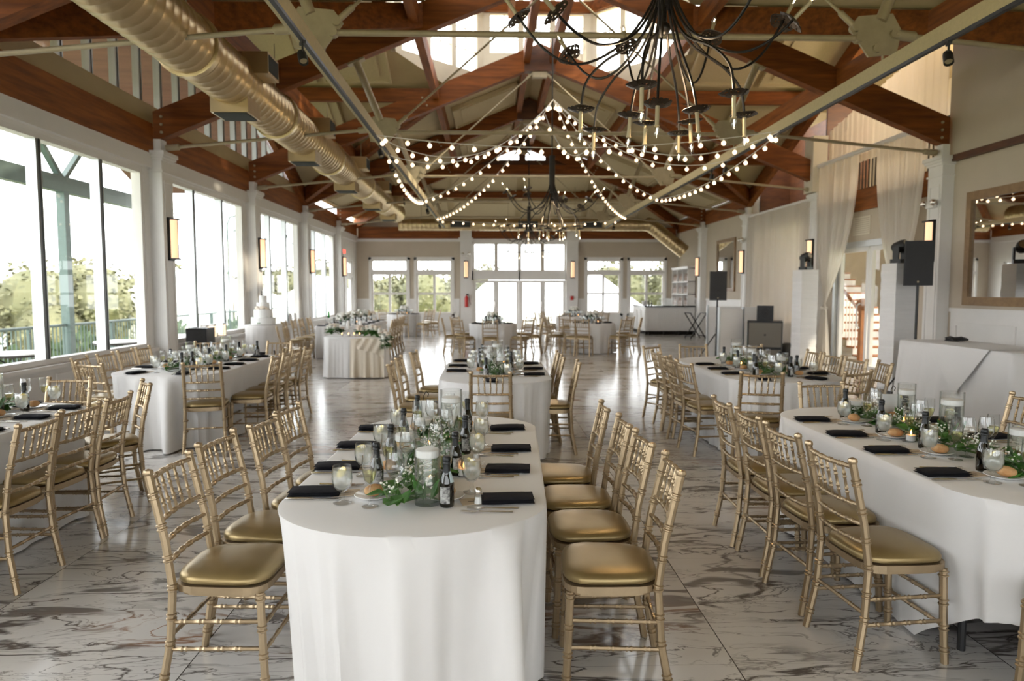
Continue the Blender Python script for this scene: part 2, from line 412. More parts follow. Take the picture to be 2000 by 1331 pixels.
for sy in (-1, 1):                                     # cross-gable slopes
    nrm = (0, -SL*sy, -1)
    for sx in (-1, 1):
        for a, b in offs:
            xs = [(3.2, 4.65), (4.8, 6.25)] if a < 1 else [(max(2.6, b+.2), 6.2)]
            for xa, xb in xs:
                if xb-xa < .7: continue
                if xa < b+.05: continue
                panel((XC+sx*xa, YC+sy*a, zcross(YC+a)), (sx*(xb-xa), 0, 0), (0, sy*(b-a), -SL*(b-a)), nrm)
for i in range(4):                                     # hip panels
    xa = -5.0+i*2.55; xb = xa+2.3
    for (t0, t1) in ((.25, 1.5), (1.75, 3.2)):
        lim = HW-t1-.25
        a = max(xa, -lim); b = min(xb, lim)
        if b-a < .6: continue
        panel((XC+a, YF-t0, zmain(XL)+SL*t0), (b-a, 0, 0), (0, -(t1-t0), SL*(t1-t0)), (0, -SL, -1))

# purlins, ridge beams, valley and rake beams
for sx in (-1, 1):
    for d in (.285, 2.25, 4.5):
        x = XC+sx*d; z = zmain(x)-.02
        segs = [(YB, TY[5])]
        for a, b in segs: trim(MB().beam((x, a, z-.17), (x, b, z-.17), .14, .3), M['wood_y'])
    x = XC+sx*HW
    for sy in (-1, 1):
        trim(MB().beam((x-sx*.1, YC+sy*HW, zmain(x)-.24), (x-sx*.1, YC, ZR-.24), .14, .38), M['wood_y'])         # rake at the gable wall
        trim(MB().beam((XC+sx*HW, YC+sy*HW, zmain(x)-.22), (XC+sx*OM, YC+sy*OM, ZR-SL*OM-.22), .14, .36), M['wood_x'])
    trim(MB().beam((XC+sx*OC, YC, ZR-.2), (XC+sx*HW, YC, ZR-.2), .16, .36), M['wood_x'])                           # cross ridge
    for sy in (-1, 1):
        for d in (2.25, 4.5):
            trim(MB().beam((XC+sx*max(d, OM), YC+sy*d, zcross(YC+d)-.19), (XC+sx*HW, YC+sy*d, zcross(YC+d)-.19), .12, .28), M['wood_x'])
    trim(MB().beam((XC+sx*HW, YF, zmain(XL)-.2), (XC+sx*(HW-3.55), TY[5], zg-.2), .14, .34), M['wood_y'])          # hip rafters
trim(MB().beam((XC-2.8, TY[5]-.02, zg-.12), (XC+2.8, TY[5]-.02, zg-.12), .16, .3), M['wood_x'])
trim(MB().beam((XC-4.6, 25.4, zmain(XL)+SL*2.1-.16), (XC+4.6, 25.4, zmain(XL)+SL*2.1-.16), .14, .26), M['wood_x'])
# gablet wall with its two small windows
gw = MB(); y = TY[5]+.02
def gt(x): return zmain(x)
a0, a1, b0, b1 = XC-.78, XC-.12, XC+.12, XC+.78
z0, z1 = 6.05, 6.16
gw.poly([(XC-2.81,y,zg),(XC+2.81,y,zg),(b1,y,z0),(a0,y,z0)])
gw.poly([(XC-2.81,y,zg),(a0,y,z0),(a0,y,z1),(XC-2.0,y,gt(XC-2.0))])
gw.poly([(XC+2.81,y,zg),(XC+2.0,y,gt(XC+2.0)),(b1,y,z1),(b1,y,z0)])
gw.poly([(a1,y,z0),(b0,y,z0),(b0,y,6.42),(a1,y,6.42)])
gw.poly([(XC-2.0,y,gt(XC-2.0)),(a0,y,z1),(a1,y,6.42),(b0,y,6.42),(b1,y,z1),(XC+2.0,y,gt(XC+2.0)),(XC,y,ZR)])
struct('wall_gablet', gw, M['wood_dark'])
win_n[0] += 1
struct('window_%d' % win_n[0], MB().poly([(a0,y+.02,z0),(a1,y+.02,z0),(a1,y+.02,6.42),(a0,y+.02,z1)]).poly([(b0,y+.02,z0),(b1,y+.02,z0),(b1,y+.02,z1),(b0,y+.02,6.42)]), M['pane'])

# lantern over the crossing: eight sides with tall windows
octv = [(OC*math.cos(PI/8+i*PI/4)/math.cos(PI/8), OC*math.sin(PI/8+i*PI/4)/math.cos(PI/8)) for i in range(8)]
def zroof(dx, dy): return ZR - SL*min(abs(dx), abs(dy))
ZT = 9.0
lw = MB(); panes = []; munt = []
for i in range(8):
    p = Vector((*octv[i], 0)); q = Vector((*octv[(i+1) % 8], 0)); d = (q-p); Ls = d.length; d /= Ls; nn = Vector((-d.y, d.x, 0))
    if nn.dot(p) < 0: nn = -nn
    mid = (p+q)/2
    def at(t, z, o=0.0): w = p+d*t+nn*o; return (XC+w.x, YC+w.y, z)
    def slab(t0, t1, za, zb, o0=0, o1=.1): lw.extrude([at(t0,za,o0), at(t1,za,o0), at(t1,zb,o0), at(t0,zb,o0)], nn*(o1-o0))
    zb = 6.56 if abs(abs(mid.x)-abs(mid.y)) < .1 else 7.06
    lw.extrude([at(0,zroof(p.x,p.y)), at(Ls/2,zroof(mid.x,mid.y)), at(Ls,zroof(q.x,q.y)), at(Ls,zb), at(0,zb)], nn*.1)
    cols = [(.18,.82),(.95,1.55),(1.68,2.32)]
    t = 0
    for (c0, c1) in cols+[(Ls, Ls)]:
        slab(t, c0, zb, 7.92); slab(t, c0, 8.22, 8.8); t = c1
    slab(0, Ls, 7.92, 8.22); slab(0, Ls, 8.8, ZT)
    pm = MB(); mm = MB()
    for (c0, c1) in cols:
        for (za, zb2, nh) in ((zb, 7.92, 3), (8.22, 8.8, 2)):
            pm.quad(at(c0,za,.05), at(c1,za,.05), at(c1,zb2,.05), at(c0,zb2,.05))
            for k in range(1, nh):
                z = za+(zb2-za)*k/nh; mm.beam(at(c0,z,.05), at(c1,z,.05), .025, .022)
            tm = (c0+c1)/2; mm.beam(at(tm,za,.05), at(tm,zb2,.05), .025, .022, up=nn)
    panes.append(pm); munt.append(mm)
struct('wall_lantern', lw, M['cream'])
for pm, mm in zip(panes, munt):
    win_n[0] += 1
    w = struct('window_%d' % win_n[0], pm, M['pane']); part_struct('muntin', mm, M['white'], w)
for i in range(8):
    p = octv[i]; q = octv[(i+1) % 8]; k = .985
    trim(MB().beam((XC+p[0]*k, YC+p[1]*k, 8.07), (XC+q[0]*k, YC+q[1]*k, 8.07), .1, .24), M['wood_x'])
struct('ceiling_lantern', MB().poly([(XC+x*1.04, YC+y*1.04, ZT) for x, y in octv]), M['cream'])
for s in (-1, 1):
    trim(MB().beam((XC+s*.6, YC-OC, 7.95), (XC+s*.6, YC+OC, 7.95), .14, .26), M['wood_y'])

# ---------------------------------------------------------------- walls
def wall_holes(mb, axis, pos, th, a0, a1, z0, z1, holes):
    """wall along axis ('x' or 'y') at pos..pos+th, from a0 to a1; holes (h0,h1,hz0,hz1)"""
    cuts = sorted({a0, a1, *[h[0] for h in holes], *[h[1] for h in holes]})
    for c0, c1 in zip(cuts, cuts[1:]):
        mid = (c0+c1)/2; hs = sorted([(h[2], h[3]) for h in holes if h[0] <= mid <= h[1]])
        z = z0
        for h0, h1 in hs+[(z1, z1)]:
            if h0 > z+1e-4:
                if axis == 'x': mb.box(c0, c1, pos, pos+th, z, h0)
                else: mb.box(pos, pos+th, c0, c1, z, h0)
            z = max(z, h1)
bays = [(TY[0]-4.25, TY[0])] + [(TY[i], TY[i+1]) for i in range(5)]
ZS, ZH = .72, 3.46
wl = MB(); holes = []
for a, b in bays[:-0 or None]:
    holes.append((a+.36, b-.36, ZS, ZH))
holes = [h for h in holes]
wall_holes(wl, 'y', XL-.16, .16, YB, TY[5], 0, 3.72, holes)
dl = [(TY[5]+.5, TY[5]+1.4, 0.02, 2.1), (TY[5]+.5, TY[5]+1.4, 2.2, 2.72), (TY[5]+1.75, TY[5]+2.75, .75, 2.1), (TY[5]+1.75, TY[5]+2.75, 2.2, 2.72)]
wall_holes(wl, 'y', XL-.16, .16, TY[5], YF, 0, 3.72, dl)
struct('wall_left', wl, M['white'])
def pane_grid(nm, axis, pos, a0, a1, z0, z1, nv, nh, fw=.05, mw=.035, fm='white', gm='white', depth=.06, dark=False):
    """window: pane, outer frame, mullions"""
    win_n[0] += 1
    def bx(mb, c0, c1, za, zb, d=depth):
        if axis == 'x': mb.box(c0, c1, pos-d/2, pos+d/2, za, zb)
        else: mb.box(pos-d/2, pos+d/2, c0, c1, za, zb)
    pm = MB()
    if axis == 'x': pm.quad((a0,pos,z0),(a1,pos,z0),(a1,pos,z1),(a0,pos,z1))
    else: pm.quad((pos,a0,z0),(pos,a1,z0),(pos,a1,z1),(pos,a0,z1))
    w = struct('%s_%d' % (nm, win_n[0]), pm, M['pane'])
    fr = MB(); bx(fr, a0, a0+fw, z0, z1); bx(fr, a1-fw, a1, z0, z1); bx(fr, a0+fw, a1-fw, z1-fw, z1); bx(fr, a0+fw, a1-fw, z0, z0+fw)
    part_struct('window_frame', fr, M[fm], w)
    mm = MB()
    vs = nv if isinstance(nv, (list, tuple)) else [a0+(a1-a0)*k/nv for k in range(1, nv)]
    for c in vs:
        bx(mm, c-mw/2, c+mw/2, z0+fw, z1-fw, depth*.9)
    for k in range(1, nh):
        z = z0+(z1-z0)*k/nh; bx(mm, a0+fw, a1-fw, z-mw/2.6, z+mw/2.6, depth*.5)
    if mm.v: part_struct('mullion', mm, M[gm], w)
    return w, vs
for k, (a, b) in enumerate(bays):
    c = (a+b)/2
    w, vs = pane_grid('window', 'y', XL-.08, a+.36, b-.36, ZS, ZH, [c-.66, c+.64], 1, fw=.07, mw=.1, fm='white', gm='alu', depth=.14)
    g = MB()
    for c in vs: g.box(XL-.008, XL-.004, c-.014, c+.014, ZS+.07, ZH-.07)
    part_struct('gasket', g, M['gasket'], w)
    sill = MB().box(XL-.02, XL+.09, a+.22, b-.22, ZS-.05, ZS); part_struct('window_sill', sill, M['white'], w)
for (a, b, z0, z1) in dl:
    pane_grid('door' if z0 < .1 else 'window', 'y', XL-.08, a, b, z0, z1, 1 if z0 < 1.9 else 3, 1, fw=.07)
# white head trim, wainscot mouldings, pillars with capitals on the left
trim(MB().box(XL, XL+.06, YB, YF, 3.5, 3.72), M['white'])
def raised_panel(mb, axis, pos, s, a0, a1, z0, z1, t=.02, w=.035):
    for (c0, c1, za, zb) in ((a0,a1,z1-w,z1),(a0,a1,z0,z0+w),(a0,a0+w,z0+w,z1-w),(a1-w,a1,z0+w,z1-w)):
        if axis == 'y': mb.box(min(pos,pos+s*t), max(pos,pos+s*t), c0, c1, za, zb)
        else: mb.box(c0, c1, min(pos,pos+s*t), max(pos,pos+s*t), za, zb)
mb = MB()
for a, b in bays:
    n = 3; L = (b-a-.5)/n
    for i in range(n): raised_panel(mb, 'y', XL, 1, a+.25+i*L+.06, a+.25+(i+1)*L-.06, .16, .6)
trim(mb, M['white'])
o = struct('baseboard_left', MB().box(XL, XL+.025, YB, YF, 0, .13), M['white'])
def pillar(x, y, sgn, w=.36, d=.2, z1=3.62):
    mb = MB(); x0, x1 = (x, x+sgn*d) if sgn > 0 else (x+sgn*d, x)
    mb.box(x0, x1, y-w/2, y+w/2, 0, z1)
    mb.box(x0-(.02 if sgn < 0 else 0), x1+(.02 if sgn > 0 else 0), y-w/2-.02, y+w/2+.02, 0, .16)
    ex = .0
    for i, (e, za, zb) in enumerate(((.02, z1-.18, z1-.15), (.025, z1, z1+.04), (.05, z1+.04, z1+.08), (.07, z1+.08, z1+.14))):
        mb.box(x0-(e if sgn < 0 else 0), x1+(e if sgn > 0 else 0), y-w/2-e, y+w/2+e, za, zb)
    # recessed face outline
    f = x1 if sgn > 0 else x0
    raised_panel(mb, 'y', f, sgn, y-w/2+.05, y+w/2-.05, .3, z1-.3, t=.012, w=.03)
    mb.box(x0+.04, x1-.04, y-.1, y+.1, z1+.14, z1+.34)
    return trim(mb, M['white'])
for y in [TY[0]-4.25]+TY: pillar(XL, y, 1)
# wood wall beams between the rafters and the cream band above
for a, b in bays+[(TY[5], YF)]:
    trim(MB().box(XL-.1, XL+.05, a+.1, b-.1, 3.72, 4.19), M['wood_y'])
gl = MB()
gl.box(XL-.2, XL-.02, YC-HW+.3, YC+HW-.3, 4.19, 4.5)
struct('wall_gable_left', gl, M['ceil'])
y0, y1 = YC-HW+.75, YC+HW-.75
pm = MB().poly([(XL-.12, y0, 4.5), (XL-.12, y1, 4.5), (XL-.12, y1, zcross(y1)-.06), (XL-.12, YC, ZR-.1), (XL-.12, y0, zcross(y0)-.06)])
win_n[0] += 1
gwin = struct('window_%d' % win_n[0], pm, M['pane'])
mm = MB(); g = MB(); n = 17
for i in range(n+1):
    y = y0+(y1-y0)*i/n; zt = zcross(y)-.25
    mm.box(XL-.17, XL-.07, y-.045, y+.045, 4.5, zt); g.box(XL-.072, XL-.066, y-.012, y+.012, 4.5, zt)
for s in (-1, 1): mm.beam((XL-.12, YC+s*(HW-.6), zcross(YC+HW-.6)-.3), (XL-.12, YC, ZR-.3), .09, .09)
part_struct('mullion', mm, M['alu'], gwin); part_struct('gasket', g, M['gasket'], gwin)

# right wall
wr = MB()
Y1, Y2, Y3 = TY[2], TY[3], TY[4]
wall_holes(wr, 'y', XR, .16, YB, Y1, 0, 4.39, [])
wr.extrude([(XR, YC-HW, 4.39), (XR, Y1, 4.39), (XR, Y1, zcross(Y1))], (.16, 0, 0))
door_r = (12.35, 14.75)
wall_holes(wr, 'y', XR, .16, Y1, Y2, 0, 3.62, [(door_r[0], door_r[1], 0, 2.5)])
wall_holes(wr, 'y', XR, .16, Y2, Y3, 0, 3.72, [(Y2+.6, Y3-.6, .9, 3.2)])
wall_holes(wr, 'y', XR, .16, Y3, YF, 0, 4.39, [])
struct('wall_right', wr, M['wall'])
struct('baseboard_right', MB().box(XR-.025, XR, YB, 12.2, 0, .15).box(XR-.025, XR, 14.9, YF, 0, .15), M['white'])
mb = MB()
for (a, b, n) in ((YB, Y1-.25, 10), (Y3+.2, TY[5]-.25, 3), (TY[5]+.25, YF, 3)):
    mb.box(XR-.012, XR, a, b, .15, 1.27); mb.box(XR-.045, XR, a, b, 1.27, 1.33)
    L = (b-a)/n
    for i in range(n): raised_panel(mb, 'y', XR-.012, -1, a+i*L+.12, a+(i+1)*L-.12, .32, 1.1, t=.025, w=.05)
trim(mb, M['white'])
trim(MB().box(XR-.09, XR, YB, Y1-.2, 3.66, 3.76), M['wood_dark'])
for y in [Y1, Y2, Y3, TY[5]]: pillar(XR, y, -1)
trim(MB().box(XR-.05, XR+.1, Y1+.2, Y2-.2, 3.2, 3.62), M['wood_y'])
trim(MB().box(XR-.05, XR+.1, Y3+.1, YF, 3.86, 4.3), M['wood_y'])
trim(MB().box(XR-.34, XR-.02, Y2-.2, Y2+.22, 3.78, 5.0), M['cream'])         # boxed duct riser above the column
# stair hall beyond the glass doors
sh = MB(); x1 = XR+3.4
wall_holes(sh, 'y', x1, .1, Y1-.5, Y3, -.1, 6.6, [(Y1, Y2+.6, .3, 3.3)]); sh.box(XR+.16, x1, Y3-.1, Y3, -.1, 6.6); sh.box(XR+.16, x1, Y1-.6, Y1-.5, -.1, 6.6)
struct('wall_stair_hall', sh, M['cream'])
for h in [(Y1, Y2+.6, .3, 3.3)]: pane_grid('window', 'y', x1+.05, *h, 3, 3, fw=.07, mw=.06)
struct('floor_stair_hall', MB().box(XR+.16, x1, Y1-.5, Y3, -.12, 0), M['floor'])
struct('ceiling_stair_hall', MB().box(XR+.16, x1+.1, Y1-.6, Y3, 6.6, 6.7), M['ceil'])
struct('void_shade_panels', MB().box(XR+1.0, XR+1.08, Y2+.1, Y3+.2, 3.74, 5.9).box(XR+.1, XR+1.0, Y2+.1, Y2+.16, 3.74, 5.9).box(XR+.17, XR+1.0, Y3-.22, Y3-.12, 3.74, 5.9), M['wood_dark'])  # dark panels added in place of the shade in the void above the curtain
struct('floor_balcony', MB().box(XR+.1, XR+1.5, Y1+.1, Y2-.1, 3.45, 3.62), M['cream'])

# far wall
k_ = 27.5/1350
def fx(px): return (px-960)*k_
wf = MB(); fh = []
side = [(728,797),(815,883),(1146,1212),(1230,1298)]
for a, b in side: fh += [(fx(a), fx(b), .68, 2.27), (fx(a), fx(b), 2.36, 2.80)]
ups = [(925,968),(970,1013),(1016,1058),(1061,1104)]
for a, b in ups: fh.append((fx(a), fx(b), 2.36, 3.47))
fh.append((fx(925), fx(1104), 0, 2.02))
wall_holes(wf, 'x', YF, .16, XL-.16, XR+.16, 0, 4.5, fh)
struct('wall_far', wf, M['wall'])
for a, b in side:
    pane_grid('window', 'x', YF+.08, fx(a), fx(b), .68, 2.27, 2, 2, fw=.06, mw=.1); pane_grid('window', 'x', YF+.08, fx(a), fx(b), 2.36, 2.80, 3, 1, fw=.05, mw=.025)
    mb = MB(); z0 = YF
    for (c0, c1, za, zb) in ((fx(a)-.1, fx(a), .6, 2.9), (fx(b), fx(b)+.1, .6, 2.9), (fx(a)-.1, fx(b)+.1, 2.80, 2.92), (fx(a), fx(b), 2.27, 2.36), (fx(a)-.12, fx(b)+.12, .6, .68)):
        mb.box(c0, c1, YF-.035, YF, za, zb)
    trim(mb, M['white'])
for a, b in ups: pane_grid('window', 'x', YF+.08, fx(a), fx(b), 2.36, 3.47, 2, 3, fw=.05, mw=.02)
for n, (a, b) in enumerate([(925,969),(969,1013),(1016,1060),(1060,1104)]):
    w, _ = pane_grid('door', 'x', YF+.05, fx(a), fx(b), 0.02, 2.0, 2, 5, fw=.1, mw=.022)
    if n in (0, 2): part_struct('door_handle', MB().box(fx(b)-.07, fx(b)-.04, YF-.06, YF-.02, .95, 1.15), M['silver'], w)
    part_struct('door_panel', MB().box(fx(a)+.1, fx(b)-.1, YF+.03, YF+.07, .1, .24), M['white'], w)
trim(MB().box(fx(918), fx(1111), YF-.03, YF, 2.02, 2.36).box(fx(918), fx(925), YF-.03, YF, 0, 3.55).box(fx(1104), fx(1111), YF-.03, YF, 0, 3.55).box(fx(918), fx(1111), YF-.03, YF, 3.47, 3.6)
     .box(fx(1013), fx(1016), YF-.03, YF, 0, 3.47), M['white'])
mb = MB()
for (a, b) in ((698,725),(800,812),(886,898),(1130,1143),(1215,1227),(1301,1321)):
    mb.box(fx(a), fx(b), YF-.012, YF, .15, 1.25); mb.box(fx(a), fx(b), YF-.04, YF, 1.22, 1.28)
    if b-a > 11: raised_panel(mb, 'x', YF-.012, -1, fx(a)+.05, fx(b)-.05, .3, 1.1)
for a, b in side: mb.box(fx(a)-.1, fx(b)+.1, YF-.012, YF, .15, .6); raised_panel(mb, 'x', YF-.012, -1, fx(a)+.05, fx(b)-.05, .2, .52)
trim(mb, M['white'])
struct('baseboard_far', MB().box(XL, fx(918), YF-.03, YF, 0, .15).box(fx(1111), XR, YF-.03, YF, 0, .15), M['white'])
for a, b in ((900,922),(1105,1128)):
    trim(MB().box(fx(a), fx(b), YF-.2, YF-.04, 0, 3.62).box(fx(a)-.06, fx(b)+.06, YF-.26, YF-.04, 3.55, 3.66).box(fx(a), fx(b), YF-.26, YF-.02, 3.66, 4.1), M['white'])
for a, b in ((705,900),(922,1105),(1128,1318)):
    trim(MB().box(fx(a), fx(b), YF-.16, YF-.005, 3.63, 4.08), M['wood_x'])
trim(MB().box(XL, XR, YF-.06, YF, 3.52, 3.63), M['white'])
# back wall behind the camera with tall windows
wb = MB(); bh = []
for i in range(5): bh.append((XL+.5+i*2.42, XL+2.5+i*2.42, .7, 3.5))
wall_holes(wb, 'x', YB-.16, .16, XL-.16, XR+.16, 0, 4.4, bh)
wb.extrude([(XL-.16,YB,4.4),(XR+.16,YB,4.4),(XC,YB,ZR)], (0,-.16,0))
struct('wall_back', wb, M['wall'])
for h in bh: pane_grid('window', 'x', YB-.08, *h, 3, 1, fw=.07, mw=.08)

# ---------------------------------------------------------------- trusses
def truss(k, lbl):
    y = TY[k]; t = thing('roof_truss', lbl, 'truss', (XC, y, 4.0), group='roof trusses')
    org = (XC, y, 4.0); st = M['steel']
    H = .44
    for s in (-1, 1):
        xe = XC+s*(HW-.05); mb = MB()
        zt = lambda x: zmain(x)-.03
        pts = [(XC, y-.09, zt(XC)), (XC, y-.09, zt(XC)-H-.02), (xe, y-.09, zt(xe)-H-.02), (xe, y-.09, zt(xe))]
        mb.extrude(pts, (0, .18, 0)); r = mb.build('rafter', M['wood_x'], t, org)
        bm = MB()
        for (bx_, bz) in ((xe-s*.13, zt(xe)-.2), (xe-s*.13, zt(xe)-.32), (xe-s*.13, zt(xe)-.08), (XC+s*2.55, zt(XC+2.55)-.14), (XC+s*2.5, zt(XC+2.5)-.24), (XC+s*2.45, zt(XC+2.45)-.34)):
            bm.lathe([(.022,-.01),(.022,.01)], 8)
            n = 16; seg = bm.v[-n:]; bm.v[-n:] = [(bx_+p[0], y-.1+p[2], bz+p[1]) for p in seg]
        b = bm.build('bolt', M['steel'], r, org)
        gx = XC+s*2.75; gz = 4.15
        gp = [(gx-s*.26, gz+.05), (gx-s*.17, gz+.17), (gx+s*.17, gz+.2), (gx+s*.27, gz+.03), (gx+s*.22, gz-.19), (gx-s*.06, gz-.22)]
        g = MB().extrude([(x, y-.012, z) for x, z in gp], (0, .024, 0))
        gu = g.build('gusset_plate', st, t, org)
        pn = MB()
        for (cx, cz) in ((gx-s*.2, gz+.06), (gx-s*.16, gz-.04), (gx+s*.19, gz), (gx+s*.02, gz-.14)):
            pn.tube([(cx, y-.045, cz), (cx, y+.045, cz)], .045, 10)
        pn.build('pin', st, gu, org, smooth=True)
        # strut, square to the rafter, up to its underside
        nx, nz = s*SL, 1.0; ln = math.hypot(nx, nz); nx /= ln; nz /= ln
        L = 0
        while True:
            x = gx+nx*L; z = gz+nz*L
            if z > zmain(x)-.03-H-.02 or L > 3: break
            L += .01
        a = Vector((gx+nx*.14, y, gz+nz*.14)); b = Vector((gx+nx*(L-.02), y, gz+nz*(L-.02)))
        sb = MB().tube([a, b], .055, 12); e = Vector((nz*s, 0, -nx*s))
        sb.beam(b-e*.14, b+e*.14, .14, .03, up=(nx, 0, nz))
        sb.build('strut', st, t, org, smooth=True)
        # rods
        def rod(p, q, r, nm):
            d = (Vector(q)-Vector(p)).normalized(); P = Vector(p); Q = Vector(q)
            rb_ = MB().tube([P, P+d*.02, P+d*.2, P+d*.22, Q-d*.22, Q-d*.2, Q-d*.02, Q], [r*1.9, r*1.9, r*1.9, r, r, r*1.9, r*1.9, r*1.9], 10)
            rb_.build(nm, st, t, org, smooth=True)
        rod((gx+s*.2, y, gz), (xe-s*.15, y, 3.84), .026, 'outer_rod')
        rod((gx-s*.2, y, gz+.07), (XC+s*.12, y, zmain(XC)-.62), .016, 'diagonal_rod')
    r = .03
    MB().tube([(XC-2.58, y, 4.11), (XC+2.58, y, 4.11)], r, 10).build('tie_rod', st, t, org, smooth=True)
    pl = MB().extrude([(XC-.34, y-.1, zmain(XC)-.62), (XC+.34, y-.1, zmain(XC)-.62), (XC+.3, y-.1, zmain(XC)-.2), (XC, y-.1, zmain(XC)-.05), (XC-.3, y-.1, zmain(XC)-.2)], (0, .2, 0))
    pl.build('ridge_block', M['wood_dark'], t, org)
    MB().box(XC-.16, XC+.16, y-.06, y+.06, zmain(XC)-.74, zmain(XC)-.6).build('ridge_plate', st, t, org)
for k, w in enumerate(['above the camera', 'nearest in view, crossing the top corners', 'second from the camera, carrying the vent boxes beside it', 'third from the camera, under the far side of the lantern', 'fourth from the camera, behind the string lights', 'farthest, against the small gable windows']):
    if k == 0: continue
    truss(k, 'timber and steel roof truss %s' % w)
# ---------------------------------------------------------------- outside: porch, deck, railing, tables, trees, tents, cars
PX = -9.2
pr = MB()
for sy in (-1, 1):
    pr.extrude([(XL-.16, YC, ZR+.06), (PX-.6, YC, ZR+.06), (PX-.6, YC+sy*(HW+.3), zcross(YC+HW+.3)+.06), (XL-.16, YC+sy*(HW+.3), zcross(YC+HW+.3)+.06)], (0,0,.12))
struct('ceiling_porch', pr, M['porch'])
struct('floor_deck', MB().box(-9.7, XL-.16, YB-2, YF+6, -.4, -.2).box(-9.7, 11, YF+.16, YF+6, -.4, -.2), M['deck'])
struct('floor_ground', MB().box(-160, 120, -60, 190, -3.7, -3.5), M['grass'])
struct('floor_car_park', MB().box(-60, -24, 10, 90, -3.5, -3.46), M['lot'])
def porch_post(y, lbl):
    t = thing('porch_post', lbl, 'post', (PX, y, -.2)); o = (PX, y, -.2)
    MB().box(PX-.09, PX+.09, y-.09, y+.09, -.2, 4.0).build('post', M['greenmetal'], t, o)
    for s in (-1, 1): MB().beam((PX, y, 3.95), (PX, y+s*1.35, 5.35), .1, .12, up=(1,0,0)).build('brace', M['greenmetal'], t, o)
    MB().box(PX-.14, PX+.14, y-.14, y+.14, -.2, -.16).build('base_plate', M['greenmetal'], t, o)
porch_post(15.3, 'green-grey steel porch post with V braces outside the left windows')
single('porch_beam', MB().box(-.1, .1, YC-HW-.3, YC+HW+.3, -.17, .17), M['greenmetal'], 'long green-grey porch beam on the braced post outside', 'beam', (PX, 0, 3.87))
places = ['seen through the nearest window bay', 'behind the braced porch post', 'beside the white patio table outside', 'seen through the second window bay', 'in front of the white tent on the left', 'seen behind the tiered cake', 'seen through the fourth window bay', 'farthest along the deck']
for i in range(8):
    y0 = 8.0+i*3.0
    def mk():
        t = thing('deck_railing', '', 'railing', (0,0,0), group='deck railing sections')
        MB().tube([(0,0,1.06),(0,3.0,1.06)], .03, 8).build('top_rail', M['greenmetal'], t, smooth=True)
        MB().box(-.02,.02,0,3.0,.1,.14).build('bottom_rail', M['greenmetal'], t)
        MB().box(-.03,.03,-.03,.03,0,1.06).build('rail_post', M['greenmetal'], t)
        b0 = MB().box(-.009,.009,-.009,.009,.14,1.04).build('baluster', M['greenmetal'], t); b0.location = (0,.125,0)
        for k in range(1, 23):
            b = b0.copy(); C.objects.link(b); b.location = (0,.125+.125*k,0); KIDS[t.name].append(b)
        return t
    place('rail', mk, (PX, y0, -.2), 0, 'green-grey metal deck railing section %s' % places[i], 'deck railing sections')
def patio_table():
    t = thing('patio_table', '', 'table', (0,0,0), group='patio tables')
    MB().lathe([(.0001,.70),(.45,.70),(.46,.715),(.45,.73),(.0001,.73)], 24).build('tabletop', M['tent'], t)
    MB().lathe([(.44,.66),(.46,.66),(.46,.70),(.44,.70)], 24).build('apron_ring', M['dark_metal'], t)
    for k in range(4):
        a = k*PI/2+.4
        pts = [((.42-.38*math.sin(q*PI))*math.cos(a), (.42-.38*math.sin(q*PI))*math.sin(a), .7*(1-q)) for q in [i/10 for i in range(11)]]
        MB().tube(pts, .014, 6).build('leg', M['dark_metal'], t, smooth=True)
    return t
for (x, y), w in zip(((-8.3,12.3),(-8.0,15.0),(-7.6,16.9)), ('in front of the railing, left of the braced porch post', 'right beside the braced porch post', 'outside the right pane of the nearest window bay')):
    place('ptable', patio_table, (x, y, -.2), 0, 'round white patio table %s' % w, 'patio tables')
def tree(x, y, h, r, lm, lbl, seed, zb=-3.5, n=4200):
    rnd = random.Random(seed); t = thing('tree', lbl, 'tree', (x, y, zb), group='trees beyond the deck')
    MB().tube([(0,0,0),(.1,0,h*.3),(0,.1,h*.7)], [.22,.16,.05], 7).build('trunk', M['bark'], t, smooth=True)
    mb = MB(); blobs = []
    for i in range(9):
        a = rnd.uniform(0, 2*PI); q = rnd.uniform(0, .6)*r
        blobs.append((q*math.cos(a), q*math.sin(a), h*rnd.uniform(.34,.62), r*rnd.uniform(.4,.58)))
    for i in range(n):
        bx, by, bz, br = rnd.choice(blobs); th = rnd.uniform(0,2*PI); cz = rnd.uniform(-1,1); s = math.sqrt(1-cz*cz); q = br*rnd.uniform(.75,1.05)
        d = Vector((s*math.cos(th), s*math.sin(th), cz)); p = Vector((bx,by,bz))+d*q
        mb.leaf(p, d+Vector((rnd.uniform(-.8,.8),rnd.uniform(-.8,.8),rnd.uniform(-.9,.3))), (rnd.uniform(-1,1),rnd.uniform(-1,1),1), r*.075, r*.06)
    for (bx,by,bz,br) in blobs: mb.ball((bx,by,bz), br*.86, 12, 8)
    mb.build('crown', lm, t)
